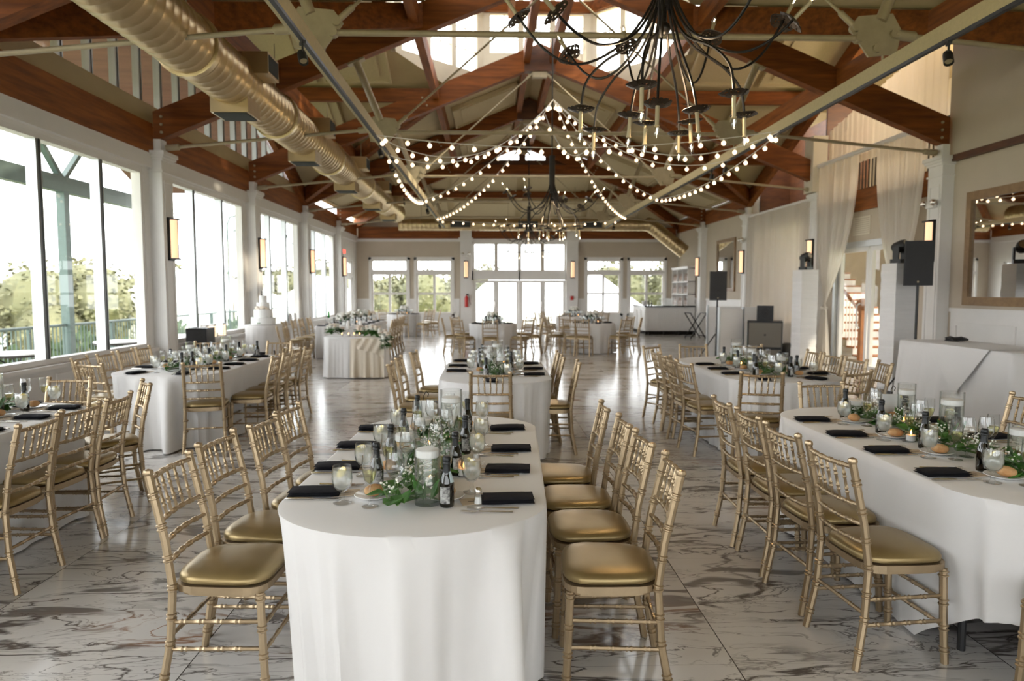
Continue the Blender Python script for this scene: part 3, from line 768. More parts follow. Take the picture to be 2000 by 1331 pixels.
trees = [(-15.5,13.5,5.6,2.2,'leafB','big bright green tree at the far left behind the railing'),
 (-31,36,7.6,4.6,'leafA','rounded olive tree right of the braced porch post'),(-24,41,7.4,4.4,'leafA','olive tree in the right pane of the nearest window bay'),
 (-44,40,7.4,4.8,'leafA','broad olive tree behind the bright green one at far left'),(-38,47,8.6,5,'leafA','olive tree between the window mullions at left'),
 (-27,56,8.4,5,'leafA','tall olive tree behind the white tent on the left'),(-20,62,8.6,5,'leafA','olive tree seen above the second sill of the left windows'),
 (-20,80,9.4,6,'leafA','olive tree beyond the cake stand window'),(-13,70,8.0,4.6,'leafA','olive tree seen through the far left corner door'),
 (-12.5,64,8.4,4.6,'leafA','pale olive tree in the leftmost far wall window'),(-7,66,8.3,4.6,'leafA','pale olive tree in the second far wall window'),
 (-1.5,72,8.8,4.6,'leafA','olive tree above the tent in the left glass door'),(12,70,9.0,5,'leafA','olive tree right of the tent in the third far wall window'),
 (18.5,66,9.0,5.5,'leafA','olive tree in the window above the bar'),(-56,60,9,6,'leafA','distant olive tree on the far left skyline')]
for i, (x, y, h, r, lm, l) in enumerate(trees): tree(x, y, h, r, M[lm], l, i+3)
def shrub(x, y, r, lbl, seed):
    rnd = random.Random(seed); t = thing('shrub', lbl, 'shrub', (x, y, -3.5), group='shrubs below the deck'); mb = MB()
    mb.ball((0,0,1.6), r*.75, 10, 7, 1.3)
    for i in range(500):
        th = rnd.uniform(0,2*PI); cz = rnd.uniform(-1,1); s = math.sqrt(1-cz*cz); d = Vector((s*math.cos(th), s*math.sin(th), cz*1.3))
        mb.leaf(Vector((0,0,1.6))+d*r*rnd.uniform(.7,1), d+Vector((0,0,.4)), (rnd.uniform(-1,1),rnd.uniform(-1,1),1), .4, .28)
    mb.build('foliage', M['leafB'], t); MB().tube([(0,0,0),(0,0,1.2)], .08, 6).build('stem', M['bark'], t)
for i, (x, y, r, l) in enumerate([(-12.3,13,1.9,'yellow-green shrub pressed against the railing at far left'),(-13,17.5,1.7,'yellow-green shrub behind the braced porch post'),(-13,22.5,1.6,'low green shrub behind the railing in the nearest right pane'),(-12.5,28,1.6,'low green shrub behind the railing, second window bay'),(-12.6,36,1.6,'low green shrub below the left-hand tent')]): shrub(x, y, r, l, i)
def tent(x, y, w, l, ze, zp, lbl, zb=-3.5):
    t = thing('marquee', lbl, 'tent', (x, y, zb)); h = ze-zb; p = zp-zb
    rf = MB()
    e = [(-w,-l,h),(w,-l,h),(w,l,h),(-w,l,h)]; k = w*.55; r = [(-w+k,0,p),(w-k,0,p)] if w > l else [(0,-l+k,p),(0,l-k,p)]
    if w > l: rf.poly([e[0],e[1],r[1],r[0]]); rf.poly([e[2],e[3],r[0],r[1]]); rf.poly([e[1],e[2],r[1]]); rf.poly([e[3],e[0],r[0]])
    else: rf.poly([e[0],e[1],r[0]]); rf.poly([e[2],e[3],r[1]]); rf.poly([e[1],e[2],r[1],r[0]]); rf.poly([e[3],e[0],r[0],r[1]])
    rf.build('roof', M['tent'], t)
    wl_ = MB()
    for a, b in zip(e, e[1:]+e[:1]): wl_.quad((a[0],a[1],0),(b[0],b[1],0),b,a)
    wl_.build('side_wall', M['tent'], t)
    for a in e: MB().tube([(a[0],a[1],0),a], .06, 6).build('pole', M['silver'], t)
tent(3.4, 43, 5.6, 4.4, .35, 3.2, 'big white marquee tent behind the far glass doors')
tent(-19.5, 47, 4.2, 5.4, .9, 2.9, 'white marquee tent outside the second left window bay')
tent(-13, 54, 2.8, 3.2, .8, 2.7, 'white marquee tent outside the window behind the cake')
def car(x, y, rz, m, lbl):
    t = thing('car', lbl, 'car', (x, y, -3.46), rz, group='parked cars')
    MB().extrude([(-2.1,-.85,.35),(2.1,-.85,.35),(2.15,-.85,.75),(1.2,-.85,.9),(.6,-.85,1.4),(-1.1,-.85,1.42),(-1.8,-.85,.95),(-2.15,-.85,.85)], (0,1.7,0)).build('body', m, t)
    MB().extrude([(1.05,-.87,.92),(.55,-.87,1.34),(-1.05,-.87,1.35),(-1.6,-.87,.96)], (0,1.74,0)).build('side_window', M['gasket'], t)
    for sx in (-1.3, 1.35):
        for sy in (-.8, .8):
            w = MB().lathe([(.0001,-.1),(.33,-.1),(.33,.1),(.0001,.1)], 14); w.v = [(sx+p[0], sy+p[2], .33+p[1]) for p in w.v]; w.build('wheel', M['tyre'], t)
for i, (x, y, rz, m, l) in enumerate([(-27,32,.3,'carA','silver car parked beyond the shrubs at far left'),(-26,40,.2,'carB','dark car parked right of the braced porch post'),(-28,46,.25,'carA','silver car parked beside the dark car outside')]): car(x, y, rz, M[m], l)
def deck_lamp(y, lbl):
    t = thing('deck_lamp', lbl, 'lamp', (PX+.3, y, -.2), group='bell lamps on deck poles')
    MB().tube([(-.3,0,0),(-.3,0,4.1),(-.2,0,4.35),(.0,0,4.4),(.15,0,4.25)], .035, 8).build('pole', M['greenmetal'], t, smooth=True)
    MB().lathe([(.05,4.25),(.08,4.2),(.1,4.0),(.28,3.86),(.27,3.85),(.08,3.97)], 16, (.15,0,0)).build('shade', M['greenmetal'], t, smooth=True)
deck_lamp(24.6, 'bell-shaped deck lamp seen in the third window bay'); deck_lamp(31.5, 'bell-shaped deck lamp seen in the fourth window bay')

# ---------------------------------------------------------------- spiral duct, registers, far duct
def spiral(mb, p, q, r, pitch=.16, n=24):
    p = Vector(p); q = Vector(q); L = (q-p).length; d = (q-p)/L; k = int(L/pitch); pts = []; rr = []
    for i in range(k):
        for f, e in ((.0,0),(.82,0),(.88,.007),(.96,.007)):
            pts.append(p+d*((i+f)*L/k)); rr.append(r+e)
    mb.tube(pts, rr, n); return mb
t = thing('spiral_duct', 'long round spiral metal duct hung under the left roof slope', 'duct', (-3.2, 13, 4.2)); o_ = (-3.2, 13, 4.2)
spiral(MB(), (-3.2,-3,4.2), (-3.2,23.6,4.2), .31).build('pipe', M['duct'], t, o_, smooth=True)
for y in (4.9, 7.6, 10.6, 13.9, 17.4, 20.5):
    MB().lathe([(.325,-.05),(.345,-.045),(.345,.045),(.325,.05)], 24).xf(Matrix.Translation((-3.2,y,4.2)) @ Matrix.Rotation(PI/2,4,'X')).build('collar', M['duct'], t, o_, smooth=True)
    MB().tube([(-3.2,y,4.5),(-3.2,y,zmain(-3.2))], .008, 6).build('hanger_rod', M['steel'], t, o_)
for y in (8.95, 12.2, 15.6, 19.0, 21.9):
    b = MB().box(-3.1,-2.72,y-.21,y+.21,4.26,4.52).build('side_register', M['duct'], t, o_)
    g = MB()
    for i in range(9): g.box(-2.73,-2.712,y-.18+i*.042,y-.16+i*.042,4.29,4.49)
    g.build('louvre', M['gasket'], b)
    b = MB().box(-3.43,-2.97,y-.22,y+.22,3.79,3.98).build('bottom_register', M['duct'], t, o_)
    g = MB()
    for i in range(9): g.box(-3.4,-3.0,y-.19+i*.045,y-.17+i*.045,3.776,3.792)
    g.build('louvre', M['gasket'], b)
for k in (t,):
    for b in KIDS[t.name]:
        for g in KIDS.get(b.name, ()):
            g.data.transform(Matrix.Translation((-o_[0],-o_[1],-o_[2])))
t = thing('cross_duct', 'round duct running across the far end above the wood beam', 'duct', (XC, 25.2, 3.95)); o_ = (XC, 25.2, 3.95)
spiral(MB(), (-3.3,25.0,3.95), (5.75,25.0,3.95), .21).build('pipe', M['duct'], t, o_, smooth=True)
for x in (-1.1, 1.3, 3.6): MB().box(x-.35,x+.35,24.74,24.86,3.84,4.06).build('register', M['gasket'], t, o_)
spiral(MB(), (5.7,25.0,3.98), (6.98,25.0,3.0), .25).build('branch_pipe', M['duct'], t, o_, smooth=True)
for x in (-2.5,.6,3.0,5.2): MB().tube([(x,25.0,4.1),(x,25.0,5.35)], .008, 6).build('hanger_rod', M['steel'], t, o_)
MB().ball((5.7,25.0,3.96), .26, 16, 10).build('elbow', M['duct'], t, o_, smooth=True)

# ---------------------------------------------------------------- track rails with spot heads
def spot():
    t = thing('spotlight', '', 'spotlight', (0,0,0), group='spotlights on the track rails'); t.scale = (.8,.8,.8)
    MB().box(-.02,.02,-.06,.06,-.03,0).build('adapter', M['black'], t)
    MB().tube([(0,0,-.03),(0,0,-.12)], .012, 6).build('arm', M['black'], t)
    h = MB().lathe([(.0001,-.08),(.045,-.08),(.05,-.04),(.05,.07),(.046,.07),(.04,.04),(.0001,.035)], 14).xf(Matrix.Translation((.0,.0,-.17)) @ Matrix.Rotation(2.5,4,'X'))
    h.build('head', M['black'], t, smooth=True)
    MB().disc((0,0,.045), .038, 14).xf(Matrix.Translation((0,0,-.17)) @ Matrix.Rotation(2.5,4,'X')).build('lens', M['sleeve'], t)
    return t
for x, w, sp in ((-1.62,'left',(6.05,10.2,11.3,17.5,21.6)), (3.9,'right',(5.9,11.5,12.2,22.0))):
    t = thing('lighting_rail', 'long pale steel lighting rail under the %s-hand truss plates' % w, 'rail', (x, 13, 3.8))
    MB().box(-.045,.045,-10.6,10.7,-.06,.08).build('rail', M['panel'], t)
    MB().box(-.02+(.03 if x < 0 else -.03),.02+(.03 if x < 0 else -.03),-10.5,10.6,-.09,-.06).build('track', M['black'], t)
    for k in range(1,6): MB().tube([(0,TY[k]-13,.08),(0,TY[k]-13,.2)], .012, 6).build('hanger', M['steel'], t)
    for i, y in enumerate(sp):
        place('spot', spot, (x+(.03 if x < 0 else -.03), y, 3.71), .5 if x < 0 else -.4, 'small black spotlight, %s from the camera on the %s lighting rail' % (('nearest','second','third','fourth','fifth')[i], w), 'spotlights on the track rails')

# ---------------------------------------------------------------- chandeliers
def make_chandelier():
    rnd = random.Random(5)
    t = thing('chandelier', '', 'chandelier', (0,0,0), group='bronze chandeliers')
    MB().tube([(0,0,3.42),(0,0,4.1)], .055, 12).tube([(0,0,4.1),(0,0,6.3)], .014, 8).build('stem', M['dark_metal'], t, smooth=True)
    MB().ball((0,0,3.29), .042, 14, 10).tube([(0,0,3.33),(0,0,3.45)], .014, 8).build('ball', M['dark_metal'], t, smooth=True)
    arms = []
    for i in range(9):
        a = i*2*PI/9+.25; q = rnd.uniform(.9,1.08); lift = rnd.uniform(.0,.42)
        arms.append((a, [(.03,3.7),(.08,3.45),(.25*q,3.2),(.5*q,3.08),(.72*q,3.1+.3*lift),(.93*q,3.2+lift)]))
    for i in range(6):
        a = i*2*PI/6+.1; q = rnd.uniform(.85,1.1)
        arms.append((a, [(.03,3.65),(.06,3.4),(.2*q,3.2),(.42*q,3.08),(.56*q,2.95),(.6*q,2.82),(.61*q,2.66)]))
    for i in range(5):
        a = i*2*PI/5+.6; q = rnd.uniform(.8,1.2)
        arms.append((a, [(.02,3.6),(.05,3.4),(.13*q,3.15),(.21*q,2.95),(.25*q,2.8),(.27*q,2.64)]))
    for a, pr_ in arms:
        ca, sa = math.cos(a), math.sin(a)
        P = [Vector((r*ca, r*sa, z)) for r, z in pr_]
        # smooth by Catmull-Rom
        Q = []
        for i in range(len(P)-1):
            p0 = P[max(i-1,0)]; p1 = P[i]; p2 = P[i+1]; p3 = P[min(i+2,len(P)-1)]
            for k in range(5):
                u = k/5; Q.append(.5*((2*p1)+(p2-p0)*u+(2*p0-5*p1+4*p2-p3)*u*u+(-p0+3*p1-3*p2+p3)*u**3))
        Q.append(P[-1]); d = (Q[-1]-Q[-3]).normalized(); e = Q[-1]
        am = MB().tube(Q, .0085, 7).build('arm', M['dark_metal'], t, smooth=True)
        rot = d.to_track_quat('Z','Y').to_matrix().to_4x4(); T = Matrix.Translation(e-d*.10) @ rot
        dm = MB(); n = 18; ring = []
        dm.lathe([(.0001,.006),(.045,.004),(.085,-.012),(.088,-.008),(.045,.009),(.0001,.011)], n)
        dm.v = [(x*(1+.06*math.sin(5*math.atan2(y,x))), y*(1+.06*math.sin(5*math.atan2(y,x))), z) for x,y,z in dm.v]
        dm.xf(T); dm.build('disc', M['cane'], am)
        T2 = Matrix.Translation(e) @ rot
        MB().lathe([(.0001,-.09),(.013,-.09),(.013,.03),(.017,.03),(.017,.035),(.0001,.035)], 10).xf(T2).build('candle_sleeve', M['sleeve'], am, smooth=True)
        MB().lathe([(.010,.035),(.017,.06),(.016,.075),(.009,.098),(.0001,.112)], 10).xf(T2).build('bulb', M['cbulb'], am, smooth=True)
        MB().lathe([(.0001,.045),(.004,.055),(.0045,.075),(.0001,.085)], 6).xf(T2).build('filament', M['filament'], am)
    return t
for (x, y), rz, l in (((1.11,4.54),0,'nearest bronze chandelier with curved arms and pierced discs at the top'),((1.13,13.0),1.1,'second bronze chandelier hanging behind the string lights'),((1.12,20.8),2.3,'farthest bronze chandelier hanging before the glass doors')):
    place('chand', make_chandelier, (x, y, 0), rz, l, 'bronze chandeliers')
    L_ = bpy.data.lights.new('chandelier_lamp', 'POINT'); L_.energy = 22; L_.color = (1,.74,.46); L_.shadow_soft_size = .03
    lo = bpy.data.objects.new('chandelier_lamp', L_); C.objects.link(lo); lo.location = (x, y, 2.9)

# ---------------------------------------------------------------- string lights
bulb_me = None
def string(p, q, sag, lbl, sp=.30):
    global bulb_me
    p = Vector(p); q = Vector(q); L = (q-p).length; n = max(6, int(L/sp)); pts = []
    for i in range(41):
        u = i/40; v = p.lerp(q, u); v.z -= sag*4*u*(1-u); pts.append(v)
    t = thing('string_light', lbl, 'string lights', p, group='globe string lights')
    MB().tube(pts, .006, 5).build('wire', M['white'], t, p, smooth=True)
    for i in range(n):
        u = (i+.5)/n; v = p.lerp(q, u); v.z -= sag*4*u*(1-u); v -= p
        if bulb_me is None:
            b = MB().ball((0,0,-.062), .031, 9, 7).build('bulb', M['bulb'], t, smooth=True)
            sk = MB().lathe([(.0001,0),(.013,0),(.014,-.035),(.0001,-.036)], 8).build('socket', M['white'], b)
            bulb_me = (b.data, sk.data)
        else:
            b = bpy.data.objects.new('bulb', bulb_me[0]); C.objects.link(b); b.parent = t
            sk = bpy.data.objects.new('socket', bulb_me[1]); C.objects.link(sk); sk.parent = b
        b.location = v
ap = (1.15, 13.0, 5.12); XLr, XRr = -1.6, 3.88
for q, s, l in (((XLr,9.7,3.74), .62, 'from the chandelier chain to the nearest end of the left rail'), ((XLr,11.0,3.72), .52, 'from the chandelier chain to the left rail, second from the camera'),
                ((XLr,16.4,3.72), .3, 'from the chandelier chain to the left rail, third from the camera'), ((XLr,20.4,3.72), .42, 'from the chandelier chain to the far end of the left rail'),
                ((XRr,9.3,3.74), .62, 'from the chandelier chain to the nearest end of the right rail'), ((XRr,11.2,3.72), .5, 'from the chandelier chain to the right rail, second from the camera'),
                ((XRr,16.0,3.72), .3, 'from the chandelier chain to the right rail, third from the camera'), ((XRr,20.0,3.72), .4, 'from the chandelier chain to the far end of the right rail')):
    string(ap, q, s, 'globe string light %s' % l)
string((XLr,9.7,3.74), (XRr,9.3,3.74), .2, 'globe string light strung straight across between the rails, nearest the camera')
string((XLr,20.9,3.72), (XRr,20.9,3.72), .12, 'globe string light strung straight across between the rails at the far end')
string((XLr,10.9,3.72), (XLr,16.5,3.72), .22, 'globe string light drooping along under the left rail', .36)
string((XRr,9.3,3.74), (XRr,16.0,3.72), .2, 'globe string light drooping along under the right rail', .36)
string((.95,12.4,4.7), (1.9,12.2,4.45), .6, 'short globe string light looping down beside the second chandelier', .16)

# ---------------------------------------------------------------- sconces, exit sign, alarms
def make_sconce():
    t = thing('wall_sconce', '', 'sconce', (0,0,0), group='wall sconces')
    MB().box(-.05,.0,-.075,.075,-.34,.34).build('backplate', M['dark_metal'], t)
    d = MB().lathe([(.07,-.30),(.07,.30)], 14); d.v = [(max(x,0)*1.15, y, z) for x,y,z in d.v]; d.build('diffuser', M['sconce'], t, smooth=True)
    MB().box(0,.09,-.08,.08,.30,.325).box(0,.09,-.08,.08,-.325,-.30).box(.085,.092,-.008,.008,-.3,.3).build('cage', M['dark_metal'], t)
    return t
for i, (x, y, rz, l) in enumerate([(XL+.25,TY[2],0,'first from the camera on the left columns'),(XL+.25,TY[3],0,'second from the camera on the left columns'),(XL+.25,TY[4],0,'third from the camera on the left columns'),(XL+.25,TY[5],0,'farthest on the left columns, beside the exit sign'),
        (XR-.25,TY[2],PI,'on the right column beside the large mirror'),(XR-.25,TY[3],PI,'on the right column beside the gathered drape'),(XR-.25,TY[4],PI,'on the right column between sheer curtain and small mirror'),(XR-.25,TY[5],PI,'on the right column beside the bar shelves'),
        (fx(911),YF-.25,-PI/2,'on the far white pilaster left of the glass doors'),(fx(1117),YF-.25,-PI/2,'on the far white pilaster right of the glass doors')]):
    place('sconce', make_sconce, (x, y, 2.42), rz, 'tall lit wall sconce %s' % l, 'wall sconces')
t = thing('exit_sign', 'red lit EXIT sign over the door in the far left corner', 'sign', (XL+.04, TY[5]+1.0, 2.98))
MB().box(-.04,.03,-.2,.2,-.1,.12).build('housing', M['white'], t)
lt = MB()
def ebar(y0,y1,z0,z1): lt.box(.031,.036,y0,y1,z0,z1)
w = .065
for i, ch in enumerate('EXIT'):
    a = -.165+i*.09
    if ch == 'E': ebar(a,a+.016,-.06,.08); ebar(a,a+w,-.06,-.044); ebar(a,a+w*.8,.002,.018); ebar(a,a+w,.064,.08)
    if ch == 'I': ebar(a+.025,a+.041,-.06,.08)
    if ch == 'T': ebar(a,a+w,.064,.08); ebar(a+.025,a+.041,-.06,.064)
    if ch == 'X':
        lt.extrude([(.031,a,-.06),(.031,a+.018,-.06),(.031,a+w,.08),(.031,a+w-.018,.08)], (.005,0,0)); lt.extrude([(.031,a+w-.018,-.06),(.031,a+w,-.06),(.031,a+.018,.08),(.031,a,.08)], (.005,0,0))
lt.build('letter', M['exit'], t)
t = thing('fire_extinguisher', 'red fire extinguisher hung left of the far glass doors', 'extinguisher', (fx(912), YF-.33, .95))
MB().lathe([(.0001,0),(.065,.0),(.07,.03),(.07,.36),(.05,.42),(.02,.45),(.02,.47),(.0001,.47)], 16).build('cylinder', M['red'], t, smooth=True)
MB().box(-.02,.09,-.015,.015,.47,.52).build('valve', M['black'], t)
MB().tube([(.02,0,.49),(.1,0,.42),(.12,0,.2),(.17,0,.1)], .012, 6).build('hose', M['black'], t, smooth=True)
MB().box(-.03,.03,.06,.10,.1,.4).build('bracket', M['silver'], t)
single('fire_alarm', MB().bevbox(-.06,.06,-.03,.03,-.08,.08,.01), M['red'], 'small red alarm box on the pilaster right of the glass doors', 'alarm', (fx(1116), YF-.24, 1.3))
def em_light():
    t = thing('emergency_light', '', 'light', (0,0,0), group='emergency lights')
    MB().box(-.06,.0,-.1,.1,-.05,.05).build('housing', M['white'], t)
    for s in (-1,1): MB().ball((-.07,s*.12,.03), .055, 10, 8).build('lamp', M['silver'], t, smooth=True)
    return t
for (x,y,z,rz,l) in ((XR-.22,TY[2],3.0,0,'on the right column above the mirror-side sconce'),(XR-.22,TY[4],3.02,0,'on the right column near the small mirror'),(fx(911),YF-.22,3.0,PI/2,'high on the far pilaster left of the doors')):
    place('eml', em_light, (x,y,z), rz, 'white twin-head emergency light %s' % l, 'emergency lights')
# ---------------------------------------------------------------- gold spindle-back chairs
def bamboo(pts, r, rings, n=8, ringr=1.28, rw=.0045, sub=3):
    """round bar along a polyline with raised double rings at the given fractions"""
    P = [Vector(p) for p in pts]; segs = [(P[i+1]-P[i]).length for i in range(len(P)-1)]; L = sum(segs)
    def at(s):
        s = max(0, min(L, s))
        for i, l in enumerate(segs):
            if s <= l+1e-9: return P[i].lerp(P[i+1], s/l)
            s -= l
        return P[-1]
    ss = {0.0: r, L: r}
    acc = 0
    for l in segs[:-1]: acc += l; ss[acc] = r
    for f in rings:
        c = f*L
        for o in (-.009, .009):
            for d, q in ((-rw*1.2, 1), (-rw*.5, ringr), (rw*.5, ringr), (rw*1.2, 1)): ss[c+o+d] = r*q
    ks = sorted(k for k in ss if 0 <= k <= L)
    return MB().tube([at(k) for k in ks], [ss[k] for k in ks], n)
def sqpts(hx, hy, n=28, e=3.2, taper=0.0):
    out = []
    for i in range(n):
        a = 2*PI*i/n; c, s = math.cos(a), math.sin(a)
        x = math.copysign(abs(c)**(2/e), c)*hx; y = math.copysign(abs(s)**(2/e), s)*hy
        out.append((x*(1+taper*y/hy), y))
    return out
def make_chair():
    g = M['gold']; t = thing('banquet_chair', '', 'chair', (0,0,0))
    # cushion
    mb = MB(); n = 28; prof = [(.90,.448),(.99,.455),(1.0,.468),(.965,.482),(.85,.493),(.6,.501),(.3,.504)]
    for sc, z in prof: mb.v += [(x*sc, .0+y*sc, z) for x, y in sqpts(.196,.196,n,3.6,.06)]
    for i in range(len(prof)-1):
        for j in range(n): mb.f.append((i*n+j, i*n+(j+1)%n, (i+1)*n+(j+1)%n, (i+1)*n+j))
    mb.f.append(tuple((len(prof)-1)*n+j for j in range(n))); mb.f.append(tuple(range(n-1,-1,-1)))
    mb.build('seat_cushion', M['seat'], t, smooth=True, angle=60)
    fr = [(x, y) for x, y in sqpts(.198,.194,28,5,.06)]
    MB().prism(fr, .42, .447).prism([(x*.93,y*.9) for x,y in fr], .405, .42).build('seat_frame', g, t)
    for s in (-1, 1):
        lg = bamboo([(s*.178,.165,.42),(s*.182,.172,.2),(s*.188,.182,0)], .0165, [.05,.35,.62,.85]); lg.build('front_leg', g, t, smooth=True)
        bk = bamboo([(s*.196,-.235,0),(s*.184,-.195,.22),(s*.178,-.182,.44),(s*.175,-.205,.62),(s*.172,-.245,.8),(s*.170,-.266,.895)], .0165, [.09,.24,.36,.49,.62,.76,.90])
        bk.lathe([(.014,-.012),(.019,-.006),(.0205,.002),(.017,.012),(.0001,.018)], 8, (s*.170,-.266,.898))
        bk.build('back_post', g, t, smooth=True)
    def rail(z, y, hw, bow, r, rings, nm):
        pts = [(-hw+2*hw*i/10, y-bow*math.sin(PI*i/10), z) for i in range(11)]
        bamboo(pts, r, rings, 7).build(nm, g, t, smooth=True)
    rail(.872, -.260, .160, .022, .0105, [.2,.4,.6,.8], 'top_rail')
    for z, y in ((.705,-.222),(.622,-.205),(.540,-.193)): rail(z, y, .164, .020, .0098, [.2,.4,.6,.8], 'back_rail')
    for k in range(5):
        x = -.108+.054*k; b = .021*math.sin(PI*(x+.164)/.328)
        bamboo([(x*.94,-.223-b,.712),(x,-.259-b,.868)], .0068, [.28,.72], 6, 1.4).build('spindle', g, t, smooth=True)
    for z, q in ((.30,.0),(.19,.004)):
        for s in (-1, 1): bamboo([(s*(.178+q),.165,z),(s*(.181+q),-.195,z)], .0085, [.25,.45,.65,.85], 6).build('side_stretcher', g, t, smooth=True)
        bamboo([(-.178,.17,z-.02),(.178,.17,z-.02)], .0085, [.25,.5,.75], 6).build('front_stretcher', g, t, smooth=True)
    bamboo([(-.18,-.196,.24),(.18,-.196,.24)], .0085, [.25,.5,.75], 6).build('back_stretcher', g, t, smooth=True)
    return t
ORD = ['nearest', 'second', 'third', 'fourth', 'fifth', 'sixth']
def chair(mx, my, deg, label, group):
    """mx,my midpoint of the top of the back, deg rotation"""
    a = R(deg); n = (-math.sin(a), math.cos(a))
    place('chair', make_chair, (mx+n[0]*.258, my+n[1]*.258, 0), a, label, group)
CG = 'gold spindle-back chairs'
def row(tname, side, lst):
    for i, (x, y, d) in enumerate(lst):
        w = 'nearest the camera' if i == 0 else '%s from the camera' % ORD[i]
        chair(x, y, d, 'gold spindle-back chair, %s on %s side of %s' % (w, side, tname), CG)
TA, TB, TC, TD, TE, TF = 'front centre table', 'middle centre table', 'front right table', 'middle right table', 'middle left table', 'front left table'
row(TA, 'right', [(.745,2.81,86),(.73,3.30,91),(.72,3.745,89),(.69,4.23,87)])
row(TA, 'left', [(-1.335,2.88,-92),(-1.33,3.36,-96),(-1.25,3.80,-95),(-1.235,4.215,-96)])
row(TB, 'left', [(-.985,6.75,-89),(-.985,7.37,-92),(-.9,8.03,-95)])
row(TB, 'right', [(.86,6.86,87),(.76,7.41,88),(.755,7.92,88)])
chair(-.01, 5.96, -2, 'gold spindle-back chair with its back to us at the near end of %s' % TB, CG)
row(TC, 'left', [(1.505,2.98,-85),(1.50,3.48,-86),(1.50,3.95,-90),(1.50,4.41,-92)])
row(TC, 'right', [(3.62,4.5,91),(3.42,3.95,90)])
chair(2.545, 5.22, -178, 'gold spindle-back chair facing us at the far end of %s' % TC, CG)
chair(2.14, 2.08, -14, 'gold spindle-back chair at the near end of %s, cut by the picture edge' % TC, CG)
row(TD, 'left', [(1.91,6.74,-82),(1.89,7.17,-88),(1.94,7.6,-86),(1.93,8.03,-91)])
row(TD, 'right', [(3.885,6.69,80),(3.80,7.08,97),(3.78,7.53,96),(3.78,7.98,90)])
chair(2.34, 5.88, -14, 'gold spindle-back chair with its back to us at the near end of %s' % TD, CG)
chair(3.22, 5.95, 25, 'gold spindle-back chair turned at the near right corner of %s' % TD, CG)
chair(2.06, 8.8, -140, 'gold spindle-back chair turned at the far left corner of %s' % TD, CG)
chair(2.64, 8.95, 176, 'gold spindle-back chair, left one at the far end of %s' % TD, CG)
chair(3.36, 8.93, 170, 'gold spindle-back chair, right one at the far end of %s' % TD, CG)
row(TE, 'left', [(-4.375,7.45,-84),(-4.37,7.93,-88),(-4.38,8.38,-89),(-4.385,8.81,-89)])
row(TE, 'right', [(-2.36,7.6,93),(-2.365,8.02,94),(-2.375,8.45,90),(-2.345,8.87,91)])
chair(-2.845, 6.84, 14, 'gold spindle-back chair with its back to us at the near end of %s' % TE, CG)
chair(-3.93, 6.85, -22, 'gold spindle-back chair turned at the near left corner of %s' % TE, CG)
chair(-2.97, 9.74, 172, 'gold spindle-back chair, right one at the far end of %s' % TE, CG)
chair(-3.95, 9.74, -165, 'gold spindle-back chair, left one at the far end of %s' % TE, CG)
row(TF, 'right', [(-2.5,3.84,90),(-2.53,4.285,85),(-2.53,4.72,94)])
chair(-2.7, 5.43, 125, 'gold spindle-back chair turned at the far right corner of %s' % TF, CG)
chair(-3.44, 5.70, 178, 'gold spindle-back chair facing us at the far end of %s' % TF, CG)
# chairs round the far tables
TG, TH, TL, TK, TJ = 'round table before the glass doors', 'round table near the bar', 'farthest table right of the glass doors', 'round table in the far left corner', 'long table under the left windows'
CG2 = 'gold chairs around the far tables'
def ring(cx, cy, r, degs, tname):
    WHERE = ['front', 'front right', 'right', 'back right', 'back', 'back left', 'left', 'front left']
    cnt = {}
    for d in degs:
        a = R(d); k = WHERE[int(((d % 360)+22.5)//45) % 8]; cnt[k] = cnt.get(k, 0)+1
        x = cx+r*math.sin(a); y = cy-r*math.cos(a)
        l = 'gold spindle-back chair at the %s of %s' % (k, tname)
        chair(x, y, d, l, CG2 if True else None)
ring(.03, 17.6, 1.28, [-3, 42, 82, 128, 178, 232, 277, 318], TG)
ring(2.62, 17.9, 1.26, [-20, 33, 72, 118, 175, 240, 285, 325], TH)
ring(2.7, 22.6, 1.28, [-20, 45, 135, 180, 225, 265, 300], TL)
ring(-3.1, 24.6, 1.28, [5, 48, 92, 135, 180, 225, 270, 310], TK)
for i, y in enumerate((16.6, 17.1, 17.6, 18.15, 18.7)): chair(-2.36, y, 90, 'gold spindle-back chair, %s one on the right side of %s' % (ORD[i], TJ), CG2)
for i, y in enumerate((15.95, 16.7, 17.35, 18.1)): chair(-4.75, y, -90, 'gold spindle-back chair, %s one on the left side of %s' % (ORD[i], TJ), CG2)
chair(-4.15, 13.5, -72, 'gold spindle-back chair beside the cake table, left of the sweetheart table', CG2)
chair(-3.9, 13.2, -80, 'gold spindle-back chair pulled up to the left end of the sweetheart table', CG2)

# ---------------------------------------------------------------- tables and cloths
ZT_ = .765
def outline(w, h, e, n=190):
    """half width, half length, depth of the rounded ends; list of (x, y, nx, ny, curved)"""
    raw = []
    for i in range(720):
        a = 2*PI*i/720; c, s = math.cos(a), math.sin(a)
        raw.append((w*c, (h-e if s > 0 else -(h-e))+e*s) if abs(s) > 1e-9 else (w*c, 0))
    pts = raw; cum = [0]
    for i in range(720):
        p, q = pts[i], pts[(i+1) % 720]; cum.append(cum[-1]+math.hypot(q[0]-p[0], q[1]-p[1]))
    out = []; j = 0
    for i in range(n):
        s = cum[-1]*i/n
        while cum[j+1] < s: j += 1
        f = (s-cum[j])/max(1e-9, cum[j+1]-cum[j]); p, q = pts[j], pts[(j+1) % 720]
        out.append((p[0]+(q[0]-p[0])*f, p[1]+(q[1]-p[1])*f))
    res = []
    for i in range(n):
        a = out[i-1]; b = out[(i+1) % n]; dx, dy = b[0]-a[0], b[1]-a[1]; l = math.hypot(dx, dy)
        res.append((out[i][0], out[i][1], dy/l, -dx/l, 1.0 if abs(out[i][1]) > h-e else .0))
    return res, cum[-1]
